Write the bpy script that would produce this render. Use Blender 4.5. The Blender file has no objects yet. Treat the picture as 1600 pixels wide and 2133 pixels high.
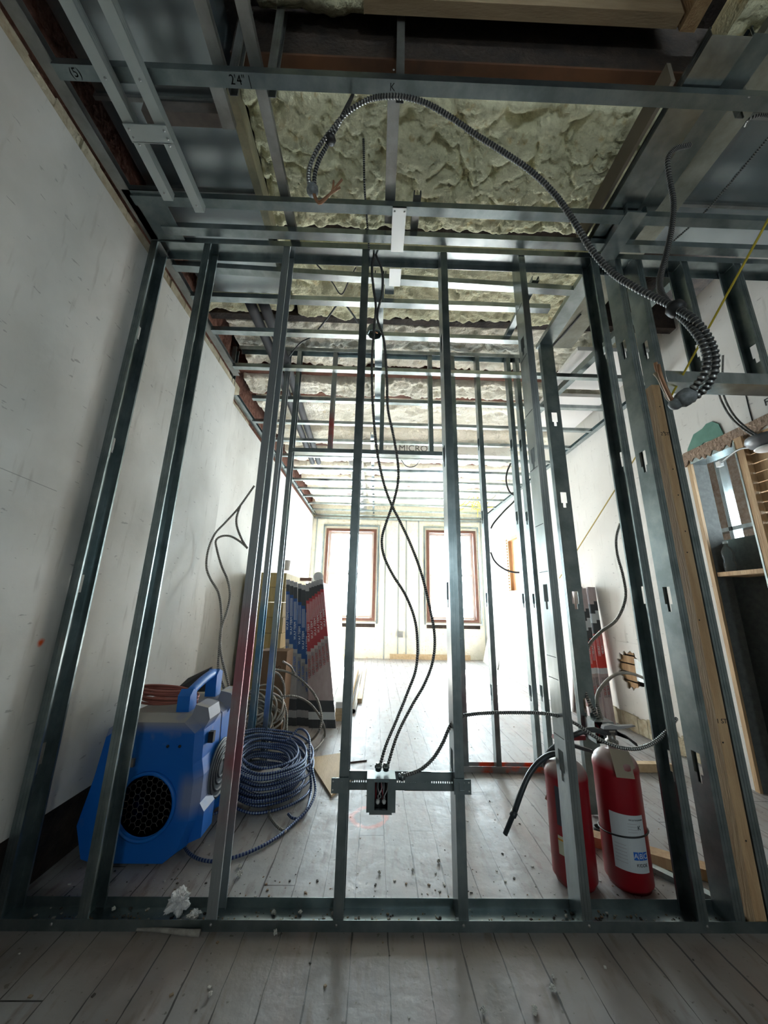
import bpy, bmesh, math, random
from mathutils import Vector, Matrix, noise
random.seed(7)
C = bpy.context.scene
COL = C.collection

# ------------------------------------------------------------------ camera, sky, sun, exposure
F, RX, RY, RZ, HC = 737.5, .254, -.0198, -.0185, 1.018
M3 = Matrix.Rotation(RZ, 3, 'Z') @ Matrix.Rotation(RX, 3, 'X') @ Matrix.Rotation(RY, 3, 'Y')
EYE = Vector((0, 0, HC))
cam_d = bpy.data.cameras.new('camera'); cam = bpy.data.objects.new('camera', cam_d); COL.objects.link(cam)
cam_d.sensor_fit = 'HORIZONTAL'; cam_d.sensor_width = 36; cam_d.lens = 36 * F / 1600
cam_d.clip_start = .02; cam_d.clip_end = 200
# blender camera looks along -Z with Y up; our frame looks along +Y with Z up
cam.matrix_world = Matrix.Translation(EYE) @ (M3 @ Matrix.Rotation(math.pi / 2, 3, 'X')).to_4x4()
C.camera = cam
C.view_settings.view_transform = 'Standard'; C.view_settings.look = 'None'
C.view_settings.gamma = 1; C.view_settings.use_curve_mapping = False
C.view_settings.exposure = 1.32
C.cycles.use_denoising = True
C.cycles.max_bounces = 10; C.cycles.diffuse_bounces = 6; C.cycles.glossy_bounces = 5
C.cycles.transmission_bounces = 6; C.cycles.transparent_max_bounces = 12
C.cycles.sample_clamp_indirect = 12
C.cycles.caustics_reflective = False; C.cycles.caustics_refractive = False
SKY, SUN = 17.0, 75.0
w = bpy.data.worlds.new('sky'); C.world = w; w.use_nodes = True
bg = w.node_tree.nodes['Background']; bg.inputs[1].default_value = SKY; bg.inputs[0].default_value = (.78, .93, 1, 1)
sd = bpy.data.lights.new('sun', 'SUN'); sd.energy = SUN; sd.angle = .03; sd.color = (1, .98, .95)
so = bpy.data.objects.new('sun', sd); COL.objects.link(so)
so.rotation_euler = Vector((-.08, -1, -.70)).to_track_quat('-Z', 'Y').to_euler()
def portal(name, loc, rot, sx, sy):
    l = bpy.data.lights.new(name, 'AREA'); l.shape = 'RECTANGLE'; l.size = sx; l.size_y = sy
    l.cycles.is_portal = True
    o = bpy.data.objects.new(name, l); o.location = loc; o.rotation_euler = rot; COL.objects.link(o)
FAR = 7.30; WL, WR = -1.21, 2.25
W1 = (-1.06, -.01, .69, 2.53); W2 = (1.03, 2.07, .69, 2.54)
for i, W in enumerate((W1, W2)):
    portal('daylight_portal', ((W[0] + W[1]) / 2, FAR + .16, (W[2] + W[3]) / 2), (math.radians(-90), 0, 0), W[1] - W[0], W[3] - W[2])
REAR = -2.6
REAR_FILL = (.65, 1.05, 1.3, 1.72)  # unseen rear opening, added to let fill light in
portal('daylight_portal', ((REAR_FILL[0] + REAR_FILL[1]) / 2, REAR - .12, (REAR_FILL[2] + REAR_FILL[3]) / 2), (math.radians(90), 0, 0), REAR_FILL[1] - REAR_FILL[0], REAR_FILL[3] - REAR_FILL[2])
DW = (1.2, 2.2, .8, 2.3)   # window of the room beyond the doorway (y0,y1,z0,z1)
portal('daylight_portal', (4.26, (DW[0] + DW[1]) / 2, (DW[2] + DW[3]) / 2), (0, math.radians(90), 0), DW[3] - DW[2], DW[1] - DW[0])

# ------------------------------------------------------------------ measuring helpers
def ray(x, y): return M3 @ Vector(((x - 800) / F, 1, -(y - 1066.5) / F))
def atY(x, y, Y): d = ray(x, y); return EYE + d * (Y / d.y)
def atZ(x, y, Z): d = ray(x, y); return EYE + d * ((Z - HC) / d.z)
def atX(x, y, X): d = ray(x, y); return EYE + d * (X / d.x)
def atD(x, y, D): return EYE + ray(x, y) * D

# ------------------------------------------------------------------ materials
def mat(name, col, rough=.6, metal=0, **k):
    m = bpy.data.materials.get(name)
    if m: return m
    m = bpy.data.materials.new(name); m.use_nodes = True
    nt = m.node_tree; b = nt.nodes['Principled BSDF']
    b.inputs['Base Color'].default_value = (*col, 1); b.inputs['Roughness'].default_value = rough; b.inputs['Metallic'].default_value = metal
    if k.get('spec') is not None: b.inputs['Specular IOR Level'].default_value = k['spec']
    col2, sc, det = k.get('col2'), k.get('scale', 8), k.get('detail', 5)
    tc = nt.nodes.new('ShaderNodeTexCoord'); mp = nt.nodes.new('ShaderNodeMapping')
    mp.inputs['Scale'].default_value = k.get('stretch', (1, 1, 1))
    geo = nt.nodes.new('ShaderNodeNewGeometry')
    nt.links.new(geo.outputs['Position'] if k.get('world', True) else tc.outputs['Object'], mp.inputs[0])
    if col2:
        n = nt.nodes.new('ShaderNodeTexNoise'); n.inputs['Scale'].default_value = sc; n.inputs['Detail'].default_value = det
        n.inputs['Roughness'].default_value = .6
        nt.links.new(mp.outputs[0], n.inputs['Vector'])
        r = nt.nodes.new('ShaderNodeValToRGB'); r.color_ramp.elements[0].position = k.get('lo', .35); r.color_ramp.elements[1].position = k.get('hi', .65)
        r.color_ramp.elements[0].color = (*col, 1); r.color_ramp.elements[1].color = (*col2, 1)
        nt.links.new(n.outputs[0], r.inputs[0]); nt.links.new(r.outputs[0], b.inputs['Base Color'])
        m['out'] = r.name
    if k.get('bump'):
        n2 = nt.nodes.new('ShaderNodeTexNoise'); n2.inputs['Scale'].default_value = k.get('bscale', 40); n2.inputs['Detail'].default_value = 4
        nt.links.new(mp.outputs[0], n2.inputs['Vector'])
        bp = nt.nodes.new('ShaderNodeBump'); bp.inputs['Strength'].default_value = k['bump']; bp.inputs['Distance'].default_value = k.get('bdist', .01)
        nt.links.new(n2.outputs[0], bp.inputs['Height']); nt.links.new(bp.outputs[0], b.inputs['Normal'])
    return m
class NB:
    """tiny node helper"""
    def __init__(s, m): s.nt = m.node_tree; s.b = s.nt.nodes['Principled BSDF']
    def math(s, op, a, b=None, c=None):
        n = s.nt.nodes.new('ShaderNodeMath'); n.operation = op
        for i, v in enumerate((a, b, c)):
            if v is None: continue
            if isinstance(v, (int, float)): n.inputs[i].default_value = v
            else: s.nt.links.new(v, n.inputs[i])
        return n.outputs[0]
    def mix(s, f, a, b):
        n = s.nt.nodes.new('ShaderNodeMix'); n.data_type = 'RGBA'
        for i, v in ((0, f), (6, a), (7, b)):
            if isinstance(v, (int, float)): n.inputs[i].default_value = v
            elif isinstance(v, tuple): n.inputs[i].default_value = (*v, 1)
            else: s.nt.links.new(v, n.inputs[i])
        return n.outputs[2]
    def noise(s, vec, sc, det=4, out=0):
        n = s.nt.nodes.new('ShaderNodeTexNoise'); n.inputs['Scale'].default_value = sc; n.inputs['Detail'].default_value = det
        s.nt.links.new(vec, n.inputs['Vector']); return n.outputs[out]
    def ramp(s, v, lo, hi):
        n = s.nt.nodes.new('ShaderNodeMapRange'); n.inputs[1].default_value = lo; n.inputs[2].default_value = hi
        s.nt.links.new(v, n.inputs[0]); return n.outputs[0]
    def pos(s):
        g = s.nt.nodes.new('ShaderNodeNewGeometry'); x = s.nt.nodes.new('ShaderNodeSeparateXYZ'); s.nt.links.new(g.outputs['Position'], x.inputs[0])
        return g.outputs['Position'], x.outputs
    def bump(s, h, st, dist=.005):
        n = s.nt.nodes.new('ShaderNodeBump'); n.inputs['Strength'].default_value = st; n.inputs['Distance'].default_value = dist
        s.nt.links.new(h, n.inputs['Height']); s.nt.links.new(n.outputs[0], s.b.inputs['Normal'])
    def scale(s, v, xyz):
        n = s.nt.nodes.new('ShaderNodeMapping'); n.inputs['Scale'].default_value = xyz; s.nt.links.new(v, n.inputs[0]); return n.outputs[0]
    def color(s, v): s.nt.links.new(v, s.b.inputs['Base Color'])
    def disc(s, X, a, b, r0, r1, warp=None):
        d = s.math('SQRT', s.math('ADD', s.math('POWER', s.math('SUBTRACT', X[a[0]], a[1]), 2), s.math('POWER', s.math('SUBTRACT', X[b[0]], b[1]), 2)))
        if warp is not None: d = s.math('ADD', d, warp)
        return d

galv = mat('galvanized_steel', (.27, .315, .32), .26, .94, col2=(.42, .47, .48), scale=14, stretch=(1, 1, .35), bump=.12, bscale=60, bdist=.002)
galv2 = mat('dull_galvanized_steel', (.17, .21, .215), .33, .9, col2=(.28, .325, .33), scale=9, bump=.1, bscale=50, bdist=.002)
galvd = mat('grubby_galvanized_steel', (.20, .20, .19), .5, .75, col2=(.33, .34, .33), scale=7, bump=.1, bscale=50, bdist=.002)
duct = mat('sheet_metal', (.46, .52, .55), .26, .9, col2=(.56, .62, .65), scale=3, bump=.15, bscale=5, bdist=.01)
foil = mat('silver_foil', (.75, .76, .77), .28, .95, bump=.6, bscale=14, bdist=.03)
cab_hi = mat('cable_armour', (.34, .34, .33), .38, .9)
cab_lo = mat('cable_groove_shade', (.03, .03, .03), .7, .2)  # ring grooves darkened, their shade put into the colour
cab_gry = mat('dusty_cable_armour', (.33, .31, .28), .5, .6)
cab_grl = mat('dusty_cable_groove_shade', (.16, .15, .13), .7, .2)  # dusty armour in a darker tone, groove shade painted in
cab_blu = mat('blue_striped_armour', (.015, .035, .16), .45, .3)
cab_blh = mat('pale_armour', (.20, .26, .34), .38, .7)
wood = mat('fir_timber', (.42, .26, .13), .7, col2=(.56, .38, .21), scale=6, stretch=(6, 6, .6), bump=.3, bscale=30)
woody = mat('yellowed_timber', (.45, .34, .14), .7, col2=(.55, .43, .2), scale=6, stretch=(6, 6, .6), bump=.3, bscale=30)
woodp = mat('pale_timber', (.52, .38, .22), .7, col2=(.64, .49, .31), scale=5, stretch=(5, 1, 5), bump=.2, bscale=30)
dark_wood = mat('old_dark_timber', (.018, .013, .01), .85, col2=(.05, .033, .024), scale=12, bump=.6, bscale=60)
red_wood = mat('red_brown_timber', (.10, .035, .02), .8, col2=(.2, .085, .05), scale=9, stretch=(.6, 3, 3), bump=.5, bscale=40)
brick = mat('old_brick', (.13, .045, .025), .9, col2=(.26, .12, .08), scale=22, bump=1, bscale=30, bdist=.02)
white_m = mat('white_board', (.80, .79, .77), .75)
cream = mat('raw_plaster_edge', (.50, .45, .33), .9, col2=(.36, .29, .19), scale=16, bump=.8, bscale=60)
black_r = mat('black_rubber', (.012, .012, .013), .5)
dark_pl = mat('dark_grey_board', (.09, .097, .094), .8, col2=(.13, .138, .132), scale=30)
green = mat('green_board', (.13, .28, .22), .8, col2=(.10, .23, .18), scale=12)
redp = mat('red_paint', (.30, .008, .012), .32, col2=(.22, .006, .01), scale=3, spec=.5)
labelm = mat('paper_label', (.62, .66, .68), .5)
bluep = mat('blue_plastic', (.0, .13, .52), .42, col2=(.004, .16, .58), scale=4)
ink = mat('black_ink', (.01, .01, .012), .7)
inkw = mat('white_print', (.75, .78, .8), .6)
inkb = mat('blue_print', (.02, .15, .6), .5)
inkr = mat('red_print', (.45, .05, .05), .6)

# spray foam
def foam_mat(name, a, b, c):
    m = mat(name, a, .85); n = NB(m); P, X = n.pos()
    col = n.mix(n.ramp(n.noise(P, 5, 5), .38, .62), a, b)
    col = n.mix(n.ramp(n.noise(P, 22, 3), .6, .75), col, c)
    n.color(col)
    h = n.math('ADD', n.noise(P, 26, 5), n.math('MULTIPLY', n.noise(P, 90, 3), .3))
    n.bump(h, .8, .025); m.node_tree.nodes['Principled BSDF'].inputs['Subsurface Weight'].default_value = 0
    return m
foam = foam_mat('spray_foam', (.90, .86, .60), (.80, .77, .52), (.68, .56, .28))
foamw = foam_mat('pale_spray_foam', (.90, .87, .76), (.85, .82, .69), (.74, .66, .47))

# plaster walls: stains, scuffs, an orange spray dot
def plaster(name, a, b, left=False):  # noqa
    m = mat(name, a, .8); n = NB(m); P, X = n.pos()
    col = n.mix(n.ramp(n.noise(P, 1.6, 6), .40, .66), a, b)
    col = n.mix(n.math('MULTIPLY', n.ramp(n.noise(n.scale(P, (1, 6, .9)), 5, 4), .60, .72), .35), col, (.36, .33, .29))
    col = n.mix(n.math('MULTIPLY', n.ramp(n.noise(n.scale(P, (1, 2.5, 9)), 7, 3), .69, .72), .5), col, (.2, .19, .18))
    if left:
        o = atX(85, 1338, WL)
        d = n.disc(X, (1, o.y), (2, o.z), 0, 0, n.math('MULTIPLY', n.noise(P, 60, 2), .012))
        col = n.mix(n.math('SUBTRACT', 1, n.ramp(d, .012, .024)), col, (.75, .10, .01))
        # pencil level lines
        z = n.math('ABSOLUTE', n.math('SUBTRACT', n.math('ADD', X[2], n.math('MULTIPLY', X[1], .05)), 1.47))
        ln = n.math('MULTIPLY', n.math('LESS_THAN', z, .0012), n.math('LESS_THAN', X[1], 1.3))
        col = n.mix(n.math('MULTIPLY', ln, .6), col, (.15, .15, .15))
    n.color(col); n.bump(n.noise(P, 30, 5), .25, .006)
    return m
plasl = plaster('stained_plaster', (.74, .73, .69), (.54, .53, .49), True)
plasr = plaster('white_plaster', (.70, .68, .64), (.62, .60, .56))

# painted floorboards
def floor_mat():
    m = mat('painted_floorboards', (.4, .4, .4), .5); n = NB(m); P, X = n.pos()
    wb, xb = .1134, .0652
    u = n.math('DIVIDE', n.math('SUBTRACT', X[0], xb), wb)
    wob = n.math('MULTIPLY', n.math('SUBTRACT', n.noise(P, 9, 3), .5), .10)
    u = n.math('ADD', u, wob)
    fr = n.math('ABSOLUTE', n.math('SUBTRACT', n.math('FRACT', n.math('ADD', u, .5)), .5))
    idx = n.math('FLOOR', u)
    seamw = n.math('MULTIPLY', n.ramp(n.noise(P, 3.3, 4), .42, .62), .022)
    seam = n.math('LESS_THAN', fr, n.math('ADD', .007, seamw))
    # butt joints, one position per board
    wn = n.nt.nodes.new('ShaderNodeTexWhiteNoise'); wn.noise_dimensions = '1D'; n.nt.links.new(idx, wn.inputs['W'])
    yj = n.math('FRACT', n.math('ADD', n.math('DIVIDE', X[1], 2.3), wn.outputs[0]))
    butt = n.math('LESS_THAN', yj, .0018)
    base = n.mix(n.ramp(n.noise(n.scale(P, (1.6, .9, 1)), 1.7, 5), .36, .64), (.31, .285, .275), (.38, .39, .40))
    base = n.mix(n.math('MULTIPLY', n.ramp(n.noise(n.scale(P, (3, 1, 1)), 2.6, 4), .52, .70), .5), base, (.47, .37, .35))
    base = n.mix(n.math('MULTIPLY', n.ramp(wn.outputs[0], 0, 1), .22), base, (.30, .28, .26))
    base = n.mix(n.math('MULTIPLY', n.ramp(n.noise(n.scale(P, (5, 1.2, 1)), 6, 6), .54, .68), .6), base, (.17, .13, .10))
    base = n.mix(n.math('MULTIPLY', n.ramp(n.noise(P, 46, 3), .66, .70), .8), base, (.09, .08, .07))
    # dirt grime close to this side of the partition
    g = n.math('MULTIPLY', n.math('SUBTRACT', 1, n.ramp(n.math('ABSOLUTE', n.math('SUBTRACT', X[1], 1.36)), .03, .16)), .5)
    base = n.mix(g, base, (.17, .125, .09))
    tr = n.math('MULTIPLY', n.math('SUBTRACT', 1, n.ramp(X[1], 1.38, 1.44)), n.ramp(n.noise(n.scale(P, (1.5, .7, 1)), 2.2, 5), .30, .62))  # near boards browned in patches and darkened, painting in their shade
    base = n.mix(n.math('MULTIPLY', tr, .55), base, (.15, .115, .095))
    # faded orange spray ring
    o = atZ(768, 1702, 0)
    d = n.disc(X, (0, o.x), (1, o.y), 0, 0, n.math('MULTIPLY', n.math('SUBTRACT', n.noise(P, 14, 3), .5), .05))
    ring = n.math('SUBTRACT', 1, n.ramp(n.math('ABSOLUTE', n.math('SUBTRACT', d, .082)), .006, .017))
    base = n.mix(n.math('MULTIPLY', ring, .62), base, (.80, .20, .12))
    base = n.mix(n.math('MULTIPLY', seam, .9), base, (.028, .024, .02))
    base = n.mix(butt, base, (.03, .026, .022))
    n.color(base)
    n.nt.links.new(n.math('ADD', .34, n.math('MULTIPLY', n.noise(P, 12, 4), .3)), n.b.inputs['Roughness'])
    n.bump(n.math('SUBTRACT', n.noise(P, 25, 5), n.math('MULTIPLY', seam, 1.2)), .35, .006)
    return m
floorm = floor_mat()

def paint_or_reflection(name, zlo, zhi, col, base=(.34, .37, .38)):
    m = mat(name, base, .42, .8); n = NB(m); P, X = n.pos()
    z = X[2]
    msk = n.math('MULTIPLY', n.ramp(z, zlo - .18, zlo + .1), n.math('SUBTRACT', 1, n.ramp(z, zhi - .1, zhi + .2)))
    msk = n.math('MULTIPLY', msk, n.ramp(n.noise(P, 7, 4), .3, .6))
    n.color(n.mix(msk, base, col)); n.bump(n.noise(P, 60, 3), .1, .002)
    return m
galv_red = paint_or_reflection('galvanized_steel_pink_overspray', .35, .95, (.36, .16, .18))
galv_blu = paint_or_reflection('galvanized_steel_blue_reflection', .1, 1.0, (.12, .26, .36))  # blue reflection painted into the steel colour
galv_rsp = paint_or_reflection('galvanized_steel_red_spray', 2.28, 2.42, (.55, .03, .03))
galv_org = mat('galvanized_steel_orange_spray', (.34, .35, .35), .5, .6, col2=(.75, .12, .05), scale=3, lo=.5, hi=.56)

def glass_mat():
    m = bpy.data.materials.new('window_glass'); m.use_nodes = True; nt = m.node_tree
    for x in list(nt.nodes): nt.nodes.remove(x)
    o = nt.nodes.new('ShaderNodeOutputMaterial'); mx = nt.nodes.new('ShaderNodeMixShader'); t = nt.nodes.new('ShaderNodeBsdfTransparent'); g = nt.nodes.new('ShaderNodeBsdfGlossy')
    g.inputs['Roughness'].default_value = .02; mx.inputs[0].default_value = .07
    nt.links.new(t.outputs[0], mx.inputs[1]); nt.links.new(g.outputs[0], mx.inputs[2]); nt.links.new(mx.outputs[0], o.inputs[0]); return m
glassm = glass_mat()
clear = mat('clear_bottle_plastic', (.9, .95, .95), .08); clear.node_tree.nodes['Principled BSDF'].inputs['Transmission Weight'].default_value = .95
clear.node_tree.nodes['Principled BSDF'].inputs['IOR'].default_value = 1.15

# ------------------------------------------------------------------ mesh helpers
class MB:
    def __init__(s): s.v = []; s.f = []; s.m = []; s.smooth = []
    def add(s, vs, fs, mi=0, sm=False):
        o = len(s.v); s.v += [Vector(p) for p in vs]; s.f += [tuple(i + o for i in f) for f in fs]; s.m += [mi] * len(fs); s.smooth += [sm] * len(fs); return s
    def boxf(s, O, A, W, N, a0, a1, w0, w1, n0, n1, mi=0):
        vs = [O + A * a + W * b + N * c for a in (a0, a1) for b in (w0, w1) for c in (n0, n1)]
        return s.add(vs, [(0, 1, 3, 2), (4, 6, 7, 5), (0, 4, 5, 1), (2, 3, 7, 6), (0, 2, 6, 4), (1, 5, 7, 3)], mi)
    def box(s, x0, x1, y0, y1, z0, z1, mi=0):
        return s.boxf(Vector((0, 0, 0)), Vector((1, 0, 0)), Vector((0, 1, 0)), Vector((0, 0, 1)), x0, x1, y0, y1, z0, z1, mi)
    def prism(s, poly, O, U, V, N, h, mi=0):
        n = len(poly); vs = [O + U * a + V * b for a, b in poly] + [O + U * a + V * b + N * h for a, b in poly]
        return s.add(vs, [tuple(range(n))[::-1], tuple(range(n, 2 * n))] + [(i, (i + 1) % n, (i + 1) % n + n, i + n) for i in range(n)], mi)
    def lathe(s, O, prof, n=32, mi=0, axis=None, sm=True):
        A = axis or Vector((0, 0, 1)); A = A.normalized(); U = A.orthogonal().normalized(); V = A.cross(U)
        vs = []; fs = []
        for r, h in prof:
            for k in range(n):
                t = 2 * math.pi * k / n; vs.append(O + A * h + (U * math.cos(t) + V * math.sin(t)) * r)
        for i in range(len(prof) - 1):
            for k in range(n): fs.append((i * n + k, i * n + (k + 1) % n, (i + 1) * n + (k + 1) % n, (i + 1) * n + k))
        fs.append(tuple(range(n))[::-1]); fs.append(tuple((len(prof) - 1) * n + k for k in range(n)))
        return s.add(vs, fs, mi, sm)
    def tube(s, pts, r, sides=10, mi=0, corr=0, lo=1, depth=.8, sm=True, taper=None):
        """sweep along points; corr = ring pitch of an armoured cable (0 = smooth)"""
        P = resample(pts, corr / 4 if corr else max(r * 1.6, .008))
        n = len(P); T = [(P[min(i + 1, n - 1)] - P[max(i - 1, 0)]).normalized() for i in range(n)]
        U = T[0].orthogonal().normalized(); vs = []; fs = []; ms = []
        for i in range(n):
            U = (U - T[i] * U.dot(T[i])).normalized(); V = T[i].cross(U)
            rr = r * ((1, 1, depth, depth)[i % 4] if corr else 1)
            if taper: rr *= taper[0] + (taper[1] - taper[0]) * i / n
            for k in range(sides):
                t = 2 * math.pi * k / sides; vs.append(P[i] + (U * math.cos(t) + V * math.sin(t)) * rr)
        for i in range(n - 1):
            for k in range(sides):
                fs.append((i * sides + k, i * sides + (k + 1) % sides, (i + 1) * sides + (k + 1) % sides, (i + 1) * sides + k)); ms.append(lo if corr and i % 4 in (1, 2) else mi)
        fs.append(tuple(range(sides))[::-1]); fs.append(tuple((n - 1) * sides + k for k in range(sides))); ms += [mi, mi]
        o = len(s.v); s.v += vs; s.f += [tuple(i + o for i in f) for f in fs]; s.m += ms; s.smooth += [sm] * len(fs); return s
def resample(pts, step):
    pts = [Vector(p) for p in pts]
    if len(pts) == 2: dense = [pts[0].lerp(pts[1], k / 40) for k in range(41)]
    else:
        dense = []
        q = [pts[0] * 2 - pts[1]] + pts + [pts[-1] * 2 - pts[-2]]
        for i in range(1, len(q) - 2):
            for k in range(16):
                t = k / 16; a, b, c, d = q[i - 1], q[i], q[i + 1], q[i + 2]
                dense.append(.5 * ((2 * b) + (c - a) * t + (2 * a - 5 * b + 4 * c - d) * t * t + (3 * b - a - 3 * c + d) * t ** 3))
        dense.append(pts[-1])
    out = [dense[0]]; acc = 0
    for a, b in zip(dense, dense[1:]):
        L = (b - a).length
        if L == 0: continue
        while acc + L >= step:
            t = (step - acc) / L; a = a.lerp(b, t); out.append(a.copy()); L = (b - a).length; acc = 0
            if L == 0: break
        acc += L
    if len(out) < 3: out = [dense[0], dense[len(dense) // 2], dense[-1]]
    return out
def link(name, mb, mats, parent=None, loc=None):
    me = bpy.data.meshes.new(name)
    o = bpy.data.objects.new(name, me)
    if parent is not None:
        base = Vector(parent.get('_w', (0, 0, 0)))
    else:
        base = loc if loc is not None else Vector((sum(v.x for v in mb.v) / len(mb.v), sum(v.y for v in mb.v) / len(mb.v), min(v.z for v in mb.v)))
    me.from_pydata([v - base for v in mb.v], [], mb.f)
    if not isinstance(mats, (list, tuple)): mats = [mats]
    for m in mats: me.materials.append(m)
    me.polygons.foreach_set('material_index', [min(i, len(mats) - 1) for i in mb.m]); me.polygons.foreach_set('use_smooth', mb.smooth); me.update()
    COL.objects.link(o)
    if parent is not None: o.parent = parent; o['_w'] = tuple(base)
    else: o.location = base; o['_w'] = tuple(base)
    return o
def tag(o, label=None, cat=None, group=None, kind=None):
    if label: o['label'] = label
    if cat: o['category'] = cat
    if group: o['group'] = group
    if kind: o['kind'] = kind
    return o
def thing(name, label, cat, loc, group=None):
    o = bpy.data.objects.new(name, None); o.empty_display_size = .05; COL.objects.link(o); o.location = loc; o['_w'] = tuple(loc)
    return tag(o, label, cat, group)
def struct(name, mb, m, parent=None):
    o = link(name, mb, m, parent)
    if parent is None: o['kind'] = 'structure'
    return o
def solo(name, label, cat, mb, m, group=None, kind=None): return tag(link(name, mb, m), label, cat, group, kind)
V3 = Vector; X_, Y_, Z_ = V3((1, 0, 0)), V3((0, 1, 0)), V3((0, 0, 1))

def text_mb(s, size, O, U, V, thick=.001, mi=0, mb=None):
    cu = bpy.data.curves.new('t', 'FONT'); cu.body = s; cu.size = size; cu.align_x = 'CENTER'; cu.align_y = 'CENTER'; cu.extrude = thick
    ob = bpy.data.objects.new('t', cu); COL.objects.link(ob)
    dg = bpy.context.evaluated_depsgraph_get(); me = bpy.data.meshes.new_from_object(ob.evaluated_get(dg))
    N = U.cross(V); mb = mb or MB()
    mb.add([O + U * v.co.x + V * v.co.y + N * v.co.z for v in me.vertices], [tuple(p.vertices) for p in me.polygons], mi)
    bpy.data.objects.remove(ob); bpy.data.curves.remove(cu); bpy.data.meshes.remove(me)
    return mb

# steel sections -----------------------------------------------------
T = .0014
def keyed(mb, O, A, W, N, L, depth, holes, t=T):
    a = 0
    for h in sorted(holes):
        c = depth / 2
        for a0, a1, hw in ((h - .032, h + .038, .019), (h - .062, h - .032, .009)):
            pass
        mb.boxf(O, A, W, N, a, h - .062, 0, depth, 0, t)
        for a0, a1, hw in ((h - .062, h - .032, .009), (h - .032, h + .038, .019)):
            mb.boxf(O, A, W, N, a0, a1, 0, c - hw, 0, t); mb.boxf(O, A, W, N, a0, a1, c + hw, depth, 0, t)
        a = h + .038
    mb.boxf(O, A, W, N, a, L, 0, depth, 0, t)
def cstud(p0, p1, W, N, depth=.092, fl=.032, lip=.007, holes=(), mb=None):
    mb = mb or MB(); A = (p1 - p0); L = A.length; A.normalize()
    keyed(mb, p0, A, W, N, L, depth, holes)
    mb.boxf(p0, A, W, N, 0, L, 0, T, T, fl); mb.boxf(p0, A, W, N, 0, L, depth - T, depth, T, fl)
    if lip:
        mb.boxf(p0, A, W, N, 0, L, T, lip, fl - T, fl); mb.boxf(p0, A, W, N, 0, L, depth - lip, depth - T, fl - T, fl)
        for k in (.3, .62):   # rolled stiffening ribs on the flanges
            mb.boxf(p0, A, W, N, 0, L, -.0008, 0, fl * k, fl * k + .003); mb.boxf(p0, A, W, N, 0, L, depth, depth + .0008, fl * k, fl * k + .003)
    return mb
def screws(parent, pts, N, m=None):
    for p in pts:
        mb = MB(); mb.lathe(p, [(.0045, 0), (.0045, .0015), (.002, .003)], 8, 0, N); link('screw', mb, m or cab_hi, parent)

# ================================================================== SETTING
# floor
mb = MB(); mb.box(-1.5, 4.3, REAR - .2, FAR + .3, -.12, 0); struct('floor', mb, floorm)
# left wall, two straight lengths
mb = MB(); mb.box(-1.5, WL, REAR, 1.0, 0, 2.735); mb.box(-1.5, WL, 1.0, 2.62, .235, 2.735); mb.box(-1.5, -1.245, 1.0, 2.62, 0, .235); mb.box(-1.6, -1.34, 2.62, FAR + .2, 0, 2.76)
struct('wall_left', mb, plasl)
mb = MB(); mb.box(-1.245, -1.238, 1.0, 2.62, 0, .234); struct('baseboard_left', mb, dark_wood)
# old brick above the plaster, set back
mb = MB(); mb.box(-1.6, -1.30, REAR, 2.62, 2.736, 3.45); mb.box(-1.6, -1.40, 2.62, FAR, 2.761, 3.45); struct('wall_left_upper', mb, brick)
mb = MB()
y = REAR
while y < 3.3:
    L = random.uniform(.05, .14); z = 2.795 + random.uniform(-.006, .008); xx = WL - .004 if y < 2.6 else -1.345
    mb.box(-1.30 if y < 2.6 else -1.42, xx - random.uniform(0, .006), y, y + L, 2.735, z); y += L
struct('trim_1', mb, cream)
# right wall with doorway, small window and a broken hole
xr0, xr1 = WR, WR + .12
mb = MB()
for y0, y1, z0, z1 in ((REAR, 1.30, 0, 3.2), (1.30, 1.93, 2.05, 3.2), (1.93, 2.36, 2.08, 3.2), (2.36, 3.08, 0, 3.2), (3.08, 3.50, 0, .31), (3.08, 3.50, .70, 3.2), (3.50, 5.28, 0, 3.2),
                       (5.28, 6.02, 0, 1.05), (5.28, 6.02, 2.15, 3.2), (6.02, FAR + .2, 0, 3.2)):
    mb.box(xr0, xr1, y0, y1, z0, z1)
struct('wall_right', mb, plasr)
# ragged plaster band just above the floor on that wall (missing baseboard)
mb = MB(); y = 2.42
while y < 6.2:
    L = random.uniform(.03, .09); mb.box(WR - .012 - random.uniform(0, .006), WR, y, y + L, random.uniform(.0, .01), .13 + random.uniform(-.015, .02)); y += L
struct('baseboard_right', mb, cream)
# window wall
fy0, fy1 = FAR, FAR + .22
mb = MB()
def holes_wall(mb, x0, x1, z0, z1, y0, y1, wins):
    xs = sorted({x0, x1, *[w_[0] for w_ in wins], *[w_[1] for w_ in wins]})
    for a, b in zip(xs, xs[1:]):
        cut = [w_ for w_ in wins if w_[0] <= a and w_[1] >= b]
        if cut: mb.box(a, b, y0, y1, z0, cut[0][2]); mb.box(a, b, y0, y1, cut[0][3], z1)
        else: mb.box(a, b, y0, y1, z0, z1)
holes_wall(mb, -1.6, xr1, 0, 3.45, fy0, fy1, [W1, W2]); struct('wall_back', mb, foamw)
# wall behind the camera and an unseen window opening added for fill light
mb = MB(); holes_wall(mb, -1.5, xr1, 0, 3.45, REAR - .15, REAR, [REAR_FILL]); struct('wall_front', mb, plasr)
# roof deck
mb = MB(); mb.box(-1.6, 4.3, REAR - .2, FAR + .3, 3.40, 3.5); struct('ceiling', mb, dark_wood)
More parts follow.
